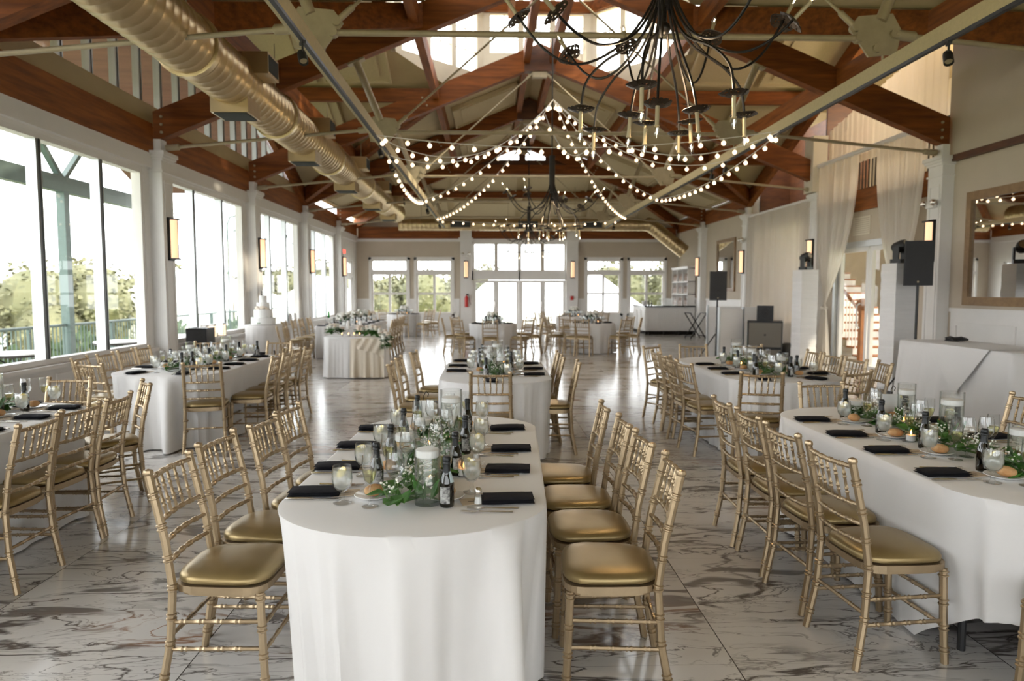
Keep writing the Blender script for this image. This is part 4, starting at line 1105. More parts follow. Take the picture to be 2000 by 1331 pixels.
def cloth_mesh(w, h, e, seed, flare=-.01, amp=.10, amp_s=.018, ztop=ZT_-.0018, hem=.012, n=260, lift=None):
    rnd = random.Random(seed); ol, per = outline(w, h, e, n)
    comps = [(rnd.randint(int(per/.5), int(per/.22)), rnd.uniform(0, 2*PI), rnd.uniform(.5, 1)) for _ in range(5)]
    comps += [(rnd.randint(3, 7), rnd.uniform(0, 2*PI), .6)]
    cv = [o[4] for o in ol]
    for _ in range(14): cv = [(cv[i-1]+cv[i]+cv[(i+1) % n])/3 for i in range(n)]
    fold = []
    for i in range(n):
        u = 2*PI*i/n; f = sum(k*(1-2*abs(math.sin((m*u+ph)/2))**.8) for m, ph, k in comps)/2.0
        fold.append(max(-1.1, min(1.3, f)))
    mb = MB(); rings = []
    for sc in (.25, .6, .88, .985): rings.append([(x*sc, y*(1-(1-sc)*min(1, w/h*1.2)) if False else y*sc, ztop) for x, y, *_ in ol])
    rings.append([(x+nx*.002, y+ny*.002, ztop-.003) for x, y, nx, ny, _ in ol])
    K = 15
    for k in range(1, K+1):
        f = k/K; r = []
        for i, (x, y, nx, ny, _) in enumerate(ol):
            a = amp_s+(amp-amp_s)*cv[i]
            off = .006+flare*f+a*(f**.65)*(fold[i]+.25)
            z = ztop-.006-(ztop-.006-hem)*f
            if lift: z += lift(x, y, f)
            r.append((x+nx*off, y+ny*off, z))
        rings.append(r)
    for r in rings: mb.v += r
    m = len(rings)
    mb.f.append(tuple(range(n)))
    for k in range(m-1):
        for i in range(n): mb.f.append((k*n+i, (k+1)*n+i, (k+1)*n+(i+1) % n, k*n+(i+1) % n))
    return mb
def table(w, h, e, x, y, deg, tl, cl, seed, clothmat='cloth', **kw):
    t = thing('banquet_table', tl, 'table', (x, y, 0), R(deg), 'folding banquet tables')
    ol, _ = outline(w-.012, h-.012, e, 72)
    MB().prism([(p[0], p[1]) for p in ol], .73, ZT_-.008).build('tabletop', M['frame'], t)
    for s in (-1, 1):
        for q in (-1, 1):
            yy = s*(h-e)*.9 if h > e else s*h*.4
            lx = w*(.72 if 'bent black leg' in tl else .78)
            MB().tube([(q*w*.35, yy, .73), (q*w*.42, yy+s*.02, .5), (q*lx, yy+s*.06, .30), (q*lx, yy+s*.06, 0)], .017, 8).build('leg', M['black'], t, smooth=True)
    c = cloth_mesh(w, h, e, seed, **kw).build('tablecloth', M[clothmat], smooth=True, angle=80)
    c.location = (x, y, 0); c.rotation_euler = (0, 0, R(deg)); tag(c, cl, 'tablecloth', 'tablecloths')
    return t
def lift_c(x, y, f):
    # hem gathered up at the near left end, where the table leg shows
    d = math.hypot((x+.30)/.30, (y+1.0)/.32); return .27*f**3*max(0, 1-d*d*.6)
table(.535, 1.17, .42, -.29, 3.515, -2.0, 'oval banquet table in the front centre, hidden under its cloth', 'white cloth reaching the floor on the front centre table', 11)
table(.545, 1.10, .42, .035, 7.345, 0, 'oval banquet table in the middle centre behind the front one', 'white cloth on the middle centre table with one chair before it', 12)
table(.53, 1.22, .42, 2.49, 3.72, 0, 'oval banquet table at front right with one bent black leg showing', 'white cloth on the front right table, hitched up over a black leg', 13, lift=lift_c)
table(.58, 1.27, .48, 2.86, 7.50, 0, 'oval banquet table at middle right in front of the scrim columns', 'white cloth on the middle right table before the scrim columns', 14)
table(.57, 1.24, .42, -3.36, 8.12, 0, 'oval banquet table at middle left beside the window wall', 'white cloth on the middle left table beside the window wall', 15)
table(.55, 1.25, .42, -3.45, 4.06, 0, 'oval banquet table at front left cut by the picture edge', 'white cloth on the front left table cut by the picture edge', 16)
table(.6, .6, .6, .03, 17.6, 0, 'round banquet table before the glass doors at the far end', 'white cloth on the round table before the glass doors', 17, n=120, amp=.06)
table(.58, .58, .58, 2.62, 17.9, 0, 'round banquet table near the bar at the far end', 'white cloth on the round table near the bar', 18, n=120, amp=.06)
table(.58, .58, .58, 2.7, 22.6, 0, 'round banquet table farthest back, right of the glass doors', 'white cloth on the farthest table right of the glass doors', 19, n=120, amp=.06)
table(.6, .6, .6, -3.1, 24.6, 0, 'round banquet table in the far left corner of the hall', 'white cloth on the round table in the far left corner', 20, n=120, amp=.06)
table(.6, 1.75, .2, -3.55, 17.9, 0, 'long banquet table under the left windows behind the sweetheart table', 'white cloth on the long table under the left windows', 21)
table(.56, .30, .12, -2.52, 12.98, 0, 'small sweetheart table for two with a garland of roses', 'white underskirt cloth of the small sweetheart table', 22, amp=.05, amp_s=.03, flare=.06)
table(.36, .36, .36, -4.62, 14.15, 0, 'small round cake table by the left windows', 'white cloth on the cake table by the left windows', 23, amp=.05, n=110)
for o in bpy.data.objects:
    if o.name in ('banquet_table.012', 'tablecloth.012'): o.scale = (1,1,1.2)

# ---------------------------------------------------------------- things on the tables
def lathe_thing(name, cat, prof, m, n=18, group=None):
    pass
def make_goblet():
    t = thing('water_goblet', '', 'glass', (0,0,0))
    MB().lathe([(.0001,.0),(.036,.0),(.037,.003),(.012,.009),(.0075,.018),(.010,.026),(.0075,.034),(.0085,.046),(.022,.054),(.036,.072),(.0415,.098),(.040,.125),(.0365,.152),(.0350,.152),(.0384,.125),(.0398,.098),(.0345,.074),(.020,.057),(.0001,.053)], 18).build('bowl', M['glass'], t, smooth=True, angle=60)
    MB().lathe([(.0001,.055),(.0195,.0575),(.034,.0745),(.0392,.098),(.038,.124),(.0366,.138),(.0001,.139)], 18).build('water', M['water'], t, smooth=True, angle=50)
    l = MB().lathe([(.0001,-.003),(.024,-.003),(.025,.0),(.024,.003),(.0001,.003)], 14).xf(Matrix.Translation((.010,-.008,.128)) @ Matrix.Rotation(.9,4,'X'))
    l.build('lemon_slice', M['lemon'], t)
    return t
def make_wine():
    t = thing('wine_glass', '', 'glass', (0,0,0))
    MB().lathe([(.0001,.0),(.034,.0),(.035,.002),(.008,.008),(.004,.02),(.0038,.085),(.009,.094),(.026,.108),(.037,.132),(.0375,.152),(.033,.185),(.030,.205),(.0288,.205),(.0318,.185),(.0362,.152),(.0357,.133),(.025,.110),(.0001,.097)], 18).build('glass', M['glass'], t, smooth=True, angle=60)
    return t
def make_flute():
    t = thing('champagne_flute', '', 'glass', (0,0,0))
    MB().lathe([(.0001,.0),(.031,.0),(.032,.002),(.007,.008),(.004,.02),(.004,.075),(.008,.085),(.020,.105),(.0275,.135),(.029,.165),(.027,.205),(.0258,.205),(.0278,.165),(.0263,.136),(.019,.107),(.0001,.088)], 18).build('glass', M['glass'], t, smooth=True, angle=60)
    MB().lathe([(.0001,.0885),(.0185,.1075),(.0258,.136),(.0262,.142),(.0001,.142)], 16).build('wine', M['wine'], t, smooth=True, angle=50)
    return t
def make_bottle():
    t = thing('mini_bottle', '', 'bottle', (0,0,0))
    MB().lathe([(.0001,.004),(.024,.0),(.028,.003),(.029,.01),(.029,.092),(.026,.108),(.018,.130),(.0135,.148),(.0125,.165),(.0001,.166)], 18).build('body', M['bottle'], t, smooth=True, angle=60)
    MB().lathe([(.0001,.006),(.0255,.006),(.0255,.088),(.0235,.104),(.0155,.128),(.0001,.13)], 14).build('wine', M['bottle'], t, smooth=True, angle=60)
    MB().lathe([(.0165,.137),(.0147,.15),(.0137,.170),(.0165,.172),(.0168,.178),(.0155,.180),(.0168,.186),(.0165,.196),(.012,.202),(.0001,.203)], 16).build('foil_cap', M['foil'], t, smooth=True, angle=40)
    lb = MB(); n = 12
    for i in range(n):
        a0 = -2.2+i*1.5/n-.1; a1 = a0+1.5/n; r = .0294
        lb.quad((r*math.cos(a0),r*math.sin(a0),.018),(r*math.cos(a1),r*math.sin(a1),.018),(r*math.cos(a1),r*math.sin(a1),.084),(r*math.cos(a0),r*math.sin(a0),.084))
    lb.build('label', M['blabel'], t, smooth=True)
    nb = MB()
    for i in range(4):
        a0 = -.7+i*.22; a1 = a0+.22
        for (za,zb,ra,rb_) in ((.100,.118,.0290,.0235),(.118,.142,.0235,.0160)):
            nb.quad((ra*math.cos(a0),ra*math.sin(a0),za),(ra*math.cos(a1),ra*math.sin(a1),za),(rb_*math.cos(a1),rb_*math.sin(a1),zb),(rb_*math.cos(a0),rb_*math.sin(a0),zb))
    nb.build('tax_band', M['neck'], t, smooth=True)
    return t
def make_napkin():
    mb = MB(); rnd = random.Random(4)
    L, W = .105, .056
    for k, (z0, z1, sx, sy, ox) in enumerate(((0,.008,1,1,0),(.007,.016,.985,.97,.002),(.015,.024,.97,.95,-.003))):
        n0 = len(mb.v); nx, ny = 10, 6
        for top in (0, 1):
            for j in range(ny+1):
                for i in range(nx+1):
                    u = i/nx*2-1; v = j/ny*2-1
                    e = max(abs(u), abs(v)); zz = (z1-.006*max(0, e-.75)/.25+.002*math.sin(u*3+k)*math.cos(v*2)) if top else z0+.003*max(0, e-.8)/.2
                    mb.v.append((ox+u*L*sx, v*W*sy*(1+.02*math.sin(u*4+k)), zz))
        S = (nx+1)*(ny+1)
        for j in range(ny):
            for i in range(nx):
                a = n0+j*(nx+1)+i
                mb.f.append((a, a+nx+1, a+nx+2, a+1)); b = a+S; mb.f.append((b, b+1, b+nx+2, b+nx+1))
        def side(idx):
            for a, b in zip(idx, idx[1:]): mb.f.append((a, b, b+S, a+S))
        side([n0+i for i in range(nx+1)]); side([n0+nx+j*(nx+1) for j in range(ny+1)]); side([n0+ny*(nx+1)+i for i in range(nx,-1,-1)]); side([n0+j*(nx+1) for j in range(ny,-1,-1)])
    o = mb.build('napkin', M['napkin'], smooth=True, angle=50); return tag(o, '', 'napkin')
def make_card():
    o = MB().box(-.062,.062,-.043,.043,0,.0016).build('menu_card', M['card']); tag(o, '', 'menu card')
    p = MB(); p.box(-.030,.034,-.0035,.0035,.0016,.0019)
    for k in range(-6,7): p.box(k*.0048+.0005,k*.0048+.003,-.006,.006,.0016,.0019)
    p.box(-.012,.014,-.020,-.018,.0016,.0019).box(-.016,.018,-.025,-.0235,.0016,.0019)
    p.build('print', M['ink'], o); return o
def make_fork():
    mb = MB()
    mb.tube([(-.1,0,.002),(-.05,0,.0025),(.0,0,.004),(.03,0,.005)], [.0042,.0036,.0024,.0026], 6)
    mb.extrude([(.028,-.004,.004),(.045,-.011,.0035),(.06,-.011,.003),(.06,.011,.003),(.045,.011,.0035),(.028,.004,.004)], (0,0,.0018))
    for k in range(4): y = -.0095+k*.0063; mb.beam((.058,y,.004),(.1,y,.0065),.0028,.0018)
    o = mb.build('fork', M['silver'], smooth=True, angle=35); return tag(o, '', 'fork')
def make_knife():
    mb = MB().tube([(-.115,0,.004),(-.1,0,.0045),(-.02,0,.0045),(.0,0,.004)], [.003,.0055,.0045,.003], 8)
    mb.extrude([(-.002,-.004,.003),(.09,-.008,.003),(.11,-.004,.003),(.115,.004,.003),(-.002,.004,.003)], (0,0,.0016))
    o = mb.build('table_knife', M['silver'], smooth=True, angle=35); return tag(o, '', 'knife')
def make_plate():
    o = MB().lathe([(.0001,.0),(.045,.0),(.05,.003),(.078,.012),(.080,.014),(.078,.0155),(.05,.007),(.0001,.006)], 26).build('bread_plate', M['plate'], smooth=True, angle=50)
    return tag(o, '', 'plate')
def make_roll():
    mb = MB(); n = 14; rnd = random.Random(2)
    mb.ball((0,0,.022), .034, n, 9, .72)
    mb.v = [(x*1.25*(1+.05*math.sin(7*y/.03)), y, max(z, 0)) for x, y, z in mb.v]
    o = mb.build('bread_roll', M['bread'], smooth=True, angle=80); return tag(o, '', 'bread roll')
MK = dict(goblet=make_goblet, wine=make_wine, flute=make_flute, bottle=make_bottle, napkin=make_napkin, card=make_card, fork=make_fork, knife=make_knife, plate=make_plate, roll=make_roll)
GR = dict(goblet='water goblets', wine='wine glasses', flute='champagne flutes', bottle='mini wine bottles', napkin='folded black napkins', card='menu cards', fork='forks', knife='table knives', plate='bread plates', roll='bread rolls')
TXT = dict(goblet='iced water goblet with lemon slice', wine='empty stemmed wine glass', flute='champagne flute with pale wine', bottle='small dark wine bottle', napkin='folded black napkin', card='cream menu card', knife='silver table knife', plate='white bread plate', roll='crusty bread roll')
srnd = random.Random(77)
def setting(ex, ey, deg, where, items='napkin card goblet wine flute bottle fork fork2 knife plate roll', mirror=False):
    """ex,ey point on the table edge, deg rotation of the sitter (faces +y rotated), where = seat wording"""
    a = R(deg); nx, ny = -math.sin(a), math.cos(a); lx, ly = -ny, nx
    def put(key, d, l, z=0, rot=0.0, txt=None):
        d += srnd.uniform(-.008,.008); l += srnd.uniform(-.008,.008)
        place(key, MK[key], (ex+nx*d+lx*l, ey+ny*d+ly*l, ZT_+z), a+rot, '%s at %s' % (txt or TXT[key], where), GR[key])
    it = items.split(); j = srnd.uniform
    if 'napkin' in it: put('napkin', .145, 0, .003, PI/2+j(-.08,.08))
    if 'card' in it: put('card', .275, .0, .0015, PI/2+j(-.35,.35))
    if 'fork' in it: put('fork', .20, .095, 0, PI/2+j(-.06,.06), 'silver fork nearest the napkin')
    if 'fork2' in it: put('fork', .225, .128, 0, PI/2+j(-.2,.1), 'outer silver fork')
    if 'knife' in it: put('knife', .155, -.085, 0, PI/2+j(-.04,.04))
    if 'goblet' in it: put('goblet', .290, -.135, 0, j(-1,1))
    if 'bottle' in it: put('bottle', .385, .062, 0, j(-.5,.5)-a)
    if 'plate' in it: put('plate', .392, -.055, 0)
    if 'roll' in it: put('roll', .395, -.055, .0075, j(0,3))
    if 'flute' in it: put('flute', .405, -.178, 0)
    if 'wine' in it: put('wine', .490, -.115, 0)
def side(tname, sname, edge, ys, deg, items=None):
    for i, (ex, ey) in enumerate(zip(edge, ys)):
        w = '%s place on the %s of %s' % (ORD[i], sname, tname)
        setting(ex, ey, deg, w, **({'items': items} if items else {}))
side(TA, 'right', [.205,.225,.24,.235], [2.73,3.21,3.62,4.17], 90)
side(TA, 'left', [-.885,-.88,-.875,-.845], [2.86,3.27,3.72,4.19], -90)
side(TB, 'right', [.58,.585,.58], [6.88,7.37,7.9], 90)
side(TB, 'left', [-.51,-.515,-.50], [7.2,7.68,8.2], -90)
setting(.01, 6.245, 0, 'near end of '+TB, 'napkin card fork knife goblet bottle')
side(TC, 'left', [1.93,1.93,1.93,1.95], [3.07,3.53,3.94,4.40], -90)
side(TC, 'right', [3.02,3.02,3.02], [3.3,3.85,4.35], 90)
side(TD, 'left', [2.29,2.285,2.29], [6.88,7.3,7.75], -88)
side(TD, 'right', [3.44,3.44,3.44], [6.85,7.3,7.8], 90)
setting(2.56, 6.30, -14, 'near end of '+TD, 'napkin card fork knife goblet bottle wine')
setting(3.16, 6.34, 25, 'near right corner of '+TD, 'napkin card fork goblet bottle roll plate')
side(TE, 'right', [-2.80,-2.79,-2.79,-2.80], [7.5,7.92,8.38,8.85], 90)
side(TE, 'left', [-3.93,-3.93,-3.93], [7.65,8.2,8.75], -90)
setting(-3.10, 6.92, 12, 'near end of '+TE, 'napkin card fork knife goblet bottle wine')
setting(-3.68, 6.98, -22, 'near left corner of '+TE, 'napkin card fork goblet flute')
setting(-3.05, 9.34, 175, 'far end of '+TE, 'napkin card goblet bottle')
side(TF, 'right', [-2.91,-2.91,-2.92], [4.2,4.62,5.0], 90)
setting(-3.42, 5.30, 180, 'far end of '+TF, 'napkin card fork goblet wine')

# vases with floating candles
def make_vase(h, r):
    def mk():
        t = thing('cylinder_vase', '', 'vase', (0,0,0))
        MB().lathe([(.0001,0),(r,0),(r,h),(r-.0035,h),(r-.0035,.012),(.0001,.012)], 26).build('glass_cylinder', M['vase'], t, smooth=True, angle=40)
        MB().lathe([(.0001,.013),(r-.005,.013),(r-.005,h*.74),(.0001,h*.74)], 22).build('water', M['clearwater'], t, smooth=True, angle=40)
        MB().lathe([(.0001,h*.72),(r*.8,h*.72),(r*.9,h*.74),(r*.9,h*.74+.026),(r*.8,h*.74+.03),(.0001,h*.74+.03)], 24).build('floating_candle', M['candle'], t, smooth=True, angle=40)
        rnd = random.Random(int(h*1000))
        f = MB()
        for k in range(9):
            a = rnd.uniform(0,6.3); q = rnd.uniform(0,.6)*r; f.lathe([(.0001,-.002),(.012,.0),(.0001,.002)], 8, (q*math.cos(a), q*math.sin(a), rnd.uniform(.45,.68)*h))
        for k in range(9):
            a = rnd.uniform(0,6.3); q = rnd.uniform(.1,.4)*r; z = rnd.uniform(.1,.3)*h
            f.ball((q*math.cos(a), q*math.sin(a), z+.03), .007, 6, 4)
        f.build('petal', M['bloom'], t)
        s = MB()
        for k in range(7):
            a = k*.9; d = Vector((math.cos(a)*.5, math.sin(a)*.5, 1)); s.leaf((r*.3*math.cos(a), r*.3*math.sin(a), .014), d, (math.sin(a),-math.cos(a),.2), h*.42, r*.55, .1)
        s.build('submerged_leaf', M['leaf'], t)
        return t
    return mk
VS = {'tall':(.26,.052), 'medium':(.20,.05), 'short':(.115,.055), 'large':(.275,.062)}
VW = {'tall':'tall', 'medium':'medium', 'short':'short', 'large':'tall wide'}
def vase(kind, x, y, where):
    place('vase_'+kind, make_vase(*VS[kind]), (x, y, ZT_), 0, '%s cylinder vase with white floating candle %s' % (VW[kind], where), 'cylinder vases')
def votive():
    t = thing('votive_candle', '', 'candle', (0,0,0))
    MB().lathe([(.0001,0),(.027,0),(.031,.062),(.0293,.062),(.0255,.004),(.0001,.004)], 16).build('glass_cup', M['glass'], t, smooth=True, angle=40)
    MB().lathe([(.0001,.005),(.0245,.005),(.0265,.036),(.0001,.036)], 14).build('wax', M['candle'], t, smooth=True, angle=40)
    MB().lathe([(.0001,.037),(.0045,.044),(.0035,.054),(.0001,.064)], 8).build('flame', M['flame'], t, smooth=True)
    return t
def vot(x, y, where, z=ZT_): place('votive', votive, (x, y, z), 0, 'lit glass votive candle %s' % where, 'votive candles')
def garland(pts, seed, label, nleaf=90, nbloom=110, leafL=.085, big=False, roses=0):
    """greenery lying along a polyline on the table"""
    rnd = random.Random(seed); P = [Vector(p) for p in pts]; base = P[0]; t = thing('garland', label, 'garland', base, group='greenery garlands')
    def at(u):
        u *= len(P)-1; i = min(int(u), len(P)-2); return P[i].lerp(P[i+1], u-i)-base
    mb = MB()
    for i in range(nleaf):
        u = rnd.random(); p = at(u); th = rnd.uniform(0, 2*PI); el = rnd.uniform(-.05, .8)
        d = Vector((math.cos(th), math.sin(th), el)); p = p+Vector((math.cos(th)*rnd.uniform(0,.05), math.sin(th)*rnd.uniform(0,.05), rnd.uniform(.012,.05)))
        L = leafL*rnd.uniform(.7,1.25)
        mb.leaf(p, d, (rnd.uniform(-.3,.3), rnd.uniform(-.3,.3), 1), L, L*rnd.uniform(.6,.8), rnd.uniform(.15,.45))
    zmin = 0.004
    mb.v = [(x, y, max(z, zmin) if base.z < .8 and not big else z) for x, y, z in mb.v]
    mb.build('leaf_mass', M['leaf'], t)
    st = MB(); st.tube([at(i/8)+Vector((0,0,.012)) for i in range(9)], .006, 5)
    bl = MB()
    for i in range(nbloom//6):
        u = rnd.random(); p = at(u)+Vector((rnd.uniform(-.05,.05), rnd.uniform(-.05,.05), .03)); h = rnd.uniform(.04,.085)
        for k in range(6):
            e = p+Vector((rnd.uniform(-.035,.035), rnd.uniform(-.035,.035), h+rnd.uniform(-.03,.02))); st.beam(p, e, .0012, .0012, up=(.3,.9,.1)); bl.ball(e, rnd.uniform(.0035,.0062), 6, 4)
    st.build('stem', M['stem'], t); bl.build('blossom', M['bloom'], t)
    for i in range(roses):
        u = rnd.random(); p = at(u)+Vector((rnd.uniform(-.06,.06), rnd.uniform(-.06,.06), rnd.uniform(.05,.13))); r = rnd.uniform(.036,.06)
        rm = MB().ball((0,0,0), r*.62, 8, 6)
        for k in range(9):
            a = k*2.4; el = .25+.09*k; d = Vector((math.cos(a), math.sin(a), el)); rm.leaf(d*(r*.25), d, (0,0,1), r*1.0, r*1.1, -.5)
        o = rm.build('rose', M['rose'] if rnd.random() < .6 else M['bloom'], t); o.location = p
    return t
def table_number(x, y, z, rz, label, num=None):
    t = thing('table_number', label, 'sign', (x, y, z), rz)
    MB().box(-.062,.062,-.001,.001,.03,.17).build('card', M['card'] if False else M['plate'], t)
    MB().lathe([(.0001,0),(.03,0),(.03,.008),(.0001,.01)], 14).tube([(0,.004,.008),(0,.004,.2),(.015,.004,.225),(.03,.004,.21),(.024,.004,.19)], .0025, 6).build('wire_holder', M['dark_metal'], t, smooth=True)
    return t
GA = 'on the front centre table'
vase('tall', -.256, 2.715, 'nearest on the front centre table'); vase('medium', -.41, 3.22, 'second from the camera on the front centre table')
vase('short', -.39, 3.92, 'behind the bread rolls on the front centre table'); vase('large', -.235, 3.98, 'farthest on the front centre table')
vot(-.27, 2.97, 'behind the nearest vase on the front centre table'); vot(-.13, 3.12, 'right of the greenery on the front centre table'); vot(-.33, 3.6, 'in the middle of the front centre table'); vot(-.3, 4.2, 'at the far end of the front centre table')
garland([(-.37,2.66,ZT_),(-.33,2.95,ZT_),(-.24,3.25,ZT_),(-.31,3.55,ZT_),(-.27,3.85,ZT_),(-.33,4.15,ZT_)], 3, 'leafy garland with tiny white blossoms along the front centre table', 130, 300, .095)
table_number(-.42, 4.25, ZT_, -.1, 'white table number card behind the vases on the front centre table')
for i, (x, y) in enumerate(((-.115,2.655),)):
    pass
def make_shaker():
    t = thing('salt_shaker', '', 'shaker', (0,0,0))
    MB().lathe([(.0001,0),(.018,0),(.02,.004),(.013,.04),(.0135,.05),(.0001,.05)], 12).build('glass_body', M['glass'], t, smooth=True, angle=40)
    MB().lathe([(.0001,.003),(.016,.004),(.012,.03),(.0001,.03)], 10).build('salt', M['plate'], t)
    MB().lathe([(.0145,.048),(.0145,.06),(.008,.068),(.0001,.07)], 12).build('cap', M['silver'], t, smooth=True)
    return t
for x, y, l in ((-.055,2.70,'salt shaker beside the nearest bottle on the front centre table'),(-.08,3.42,'salt shaker in the middle of the front centre table'),(2.4,3.6,'salt shaker in the middle of the front right table'),(.1,7.1,'salt shaker among glasses on the middle centre table')):
    place('shaker', make_shaker, (x, y, ZT_), 0, l, 'salt shakers')
for (cx, ya, yb, nm, sd) in ((.035,6.75,8.1,'middle centre table',31),(2.47,2.95,4.6,'front right table',32),(2.86,6.7,8.3,'middle right table',33),(-3.36,7.3,9.0,'middle left table',34),(-3.45,3.7,5.0,'front left table',35)):
    L = yb-ya
    garland([(cx-.05,ya,ZT_),(cx+.04,ya+L*.25,ZT_),(cx-.04,ya+L*.5,ZT_),(cx+.04,ya+L*.75,ZT_),(cx-.03,yb,ZT_)], sd, 'leafy garland with tiny white blossoms along %s' % nm, 110, 220, .1)
    for k, (kd, f, dx) in enumerate((('medium',.1,.06),('tall',.38,-.07),('short',.62,.07),('large',.85,.03))):
        if nm == 'front right table': kd, f, dx = (('medium',.18,.10),('large',.52,.14),('short',.95,-.03),('tall',.80,.16))[k]
        vase(kd, cx+dx, ya+L*f, '%s on %s' % ({'medium':'with the medium height','tall':'with slim shape','short':'lowest','large':'broadest'}[kd], nm))
    for k, f in enumerate((.22,.5,.75)): vot(cx+(.11,-.11,.1)[k], ya+L*f, '%s from the camera on %s' % (ORD[k], nm))
table_number(2.62, 4.42, ZT_, .1, 'cream table number card on the front right table')
table_number(2.88, 8.05, ZT_, 0, 'cream table number card on the middle right table')

# simplified glass and bottles on the far tables
def far_glass():
    o = MB().lathe([(.0001,0),(.033,0),(.006,.01),(.005,.06),(.03,.085),(.038,.12),(.032,.17),(.030,.17),(.036,.12),(.028,.088),(.0001,.065)], 12).build('stemmed_glass', M['glass'], smooth=True); return tag(o, '', 'glass')
def far_bottle():
    t = thing('mini_bottle', '', 'bottle', (0,0,0))
    MB().lathe([(.0001,0),(.029,0),(.029,.095),(.014,.145),(.013,.16),(.0001,.16)], 12).build('body', M['bottle'], t, smooth=True)
    MB().lathe([(.016,.135),(.0145,.17),(.017,.18),(.016,.2),(.0001,.203)], 10).build('foil_cap', M['foil'], t, smooth=True); return t
def far_set(cx, cy, rx, ry, n, tname, seed):
    rnd = random.Random(seed)
    for i in range(n):
        a = 2*PI*i/n+.2; c, s = math.cos(a), math.sin(a)
        if ry > rx*1.5:
            sgn = 1 if i % 2 else -1; x0 = cx+sgn*(rx-.14); y0 = cy-ry+.25+(2*ry-.5)*(i//2)/max(1, n//2-1); ux, uy = -sgn, 0; rz = PI/2
            P = lambda d, l: (cx+sgn*(rx-d), y0+l)
        else:
            P = lambda d, l: (cx+(rx-d)*c-l*s, cy+(ry-d)*s+l*c); rz = a
        place('napkin', make_napkin, (*P(.15,0), ZT_+.002), rz if ry <= rx*1.5 else 0, 'folded black napkin on %s' % tname, 'napkins on the far tables')
        for k, (d, l) in enumerate(((.30,-.09),(.36,.02),(.34,.12))):
            place('fglass', far_glass, (*P(d, l), ZT_), 0, 'stemmed glass on %s' % tname, 'glasses on the far tables')
        place('fbottle', far_bottle, (*P(.42,.07), ZT_), 0, 'small dark bottle on %s' % tname, 'bottles on the far tables')
def centrepiece(x, y, lbl, seed, r=.17):
    rnd = random.Random(seed); t = thing('flower_arrangement', lbl, 'flowers', (x, y, ZT_), group='centrepieces on the far tables')
    MB().lathe([(.0001,0),(.05,0),(.055,.16),(.05,.16),(.045,.01),(.0001,.01)], 14).build('vase', M['vase'], t, smooth=True, angle=40)
    lf = MB(); bl = MB()
    for i in range(60):
        th = rnd.uniform(0,6.28); el = rnd.uniform(-.2,1.2); d = Vector((math.cos(th), math.sin(th), el)).normalized()
        lf.leaf(Vector((0,0,.16))+d*.04, d, (0,0,1), r*rnd.uniform(.6,1.1), .05)
    for i in range(70):
        th = rnd.uniform(0,6.28); el = rnd.uniform(-.1,1.4); d = Vector((math.cos(th), math.sin(th), el)).normalized(); bl.ball(Vector((0,0,.17))+d*r*rnd.uniform(.6,1), rnd.uniform(.016,.04), 7, 5)
    lf.build('foliage', M['leaf'], t); bl.build('blossom', M['bloom'], t)
for (cx, cy, rx, ry, n, nm, sd) in ((.03,17.6,.6,.6,8,TG,1),(2.62,17.9,.58,.58,8,TH,2),(2.7,22.6,.58,.58,6,TL,3),(-3.1,24.6,.6,.6,8,TK,4),(-3.55,17.9,.6,1.75,10,TJ,5)):
    far_set(cx, cy, rx, ry, n, nm, sd)
    if ry > rx*1.5:
        for k, y in enumerate((16.7,17.9,19.1)): centrepiece(cx, y, 'white flowers in a glass vase, %s along %s' % (ORD[k], nm), sd*10+k)
    else: centrepiece(cx, cy, 'white flowers in a glass vase on %s' % nm, sd*10)
    vot(cx+.12, cy-.2, 'on '+nm)
# ---------------------------------------------------------------- sweetheart table
ov = MB(); n = 40
def ovx(i): return -.06+.60*i/n
zt = ZT_+.003
top = []; rows = []
for i in range(n+1):
    x = ovx(i); w = 1 if x < .5 else 1
    hem = .03 if x < .42 else .03
    col = [(x, -.02, zt), (x, -.285, zt)]
    for k in range(1, 13):
        f = k/12; y = -.315-.10*f-.035*f*math.sin(x*34+1.3)-.02*f*math.sin(x*61); z = zt-.004-(zt-hem)*f
        col.append((x+.03*f*(x/.5), y, z))
    rows.append(col)
m = len(rows[0])
for r in rows: ov.v += r
for i in range(n):
    for k in range(m-1): ov.f.append((i*m+k, i*m+k+1, (i+1)*m+k+1, (i+1)*m+k))
o = ov.build('overlay_cloth', M['creamcloth'], smooth=True, angle=70); o.location = (-2.52,12.98,0); tag(o, 'cream overlay cloth hanging down the front of the sweetheart table', 'cloth')
sw = MB(); nn_ = 24
cols = []
for i in range(nn_+1):
    u = i/nn_; x = .06+.5*u; z0 = .56-.05*math.sin(u*PI)-.42*max(0, u-.55)**1.0
    c = []
    for k in range(7):
        f = k/6; c.append((x+.02*f, -.41-.05*f-.03*math.sin(u*22+k), .74-(.74-z0)*f))
    cols.append(c)
for c in cols: sw.v += c
for i in range(nn_):
    for k in range(6): sw.f.append((i*7+k, i*7+k+1, (i+1)*7+k+1, (i+1)*7+k))
o = sw.build('swag_cloth', M['creamcloth'], smooth=True, angle=70); o.location = (-2.52,13.0,0); tag(o, 'ruffled cream swag draped across the sweetheart table front', 'cloth')
garland([(-2.50,12.95,ZT_+.02),(-2.3,12.85,ZT_+.04),(-2.1,12.75,ZT_+.03),(-1.93,12.62,.72),(-1.90,12.58,.52)], 51, 'hanging rose and leaf garland on the right of the sweetheart table', 150, 150, .12, big=True, roses=40)
garland([(-2.98,12.86,ZT_+.03),(-2.9,12.80,ZT_+.1),(-2.82,12.86,ZT_+.03)], 52, 'small round bouquet with white roses on the left of the sweetheart table', 90, 30, .1, big=True, roses=12)
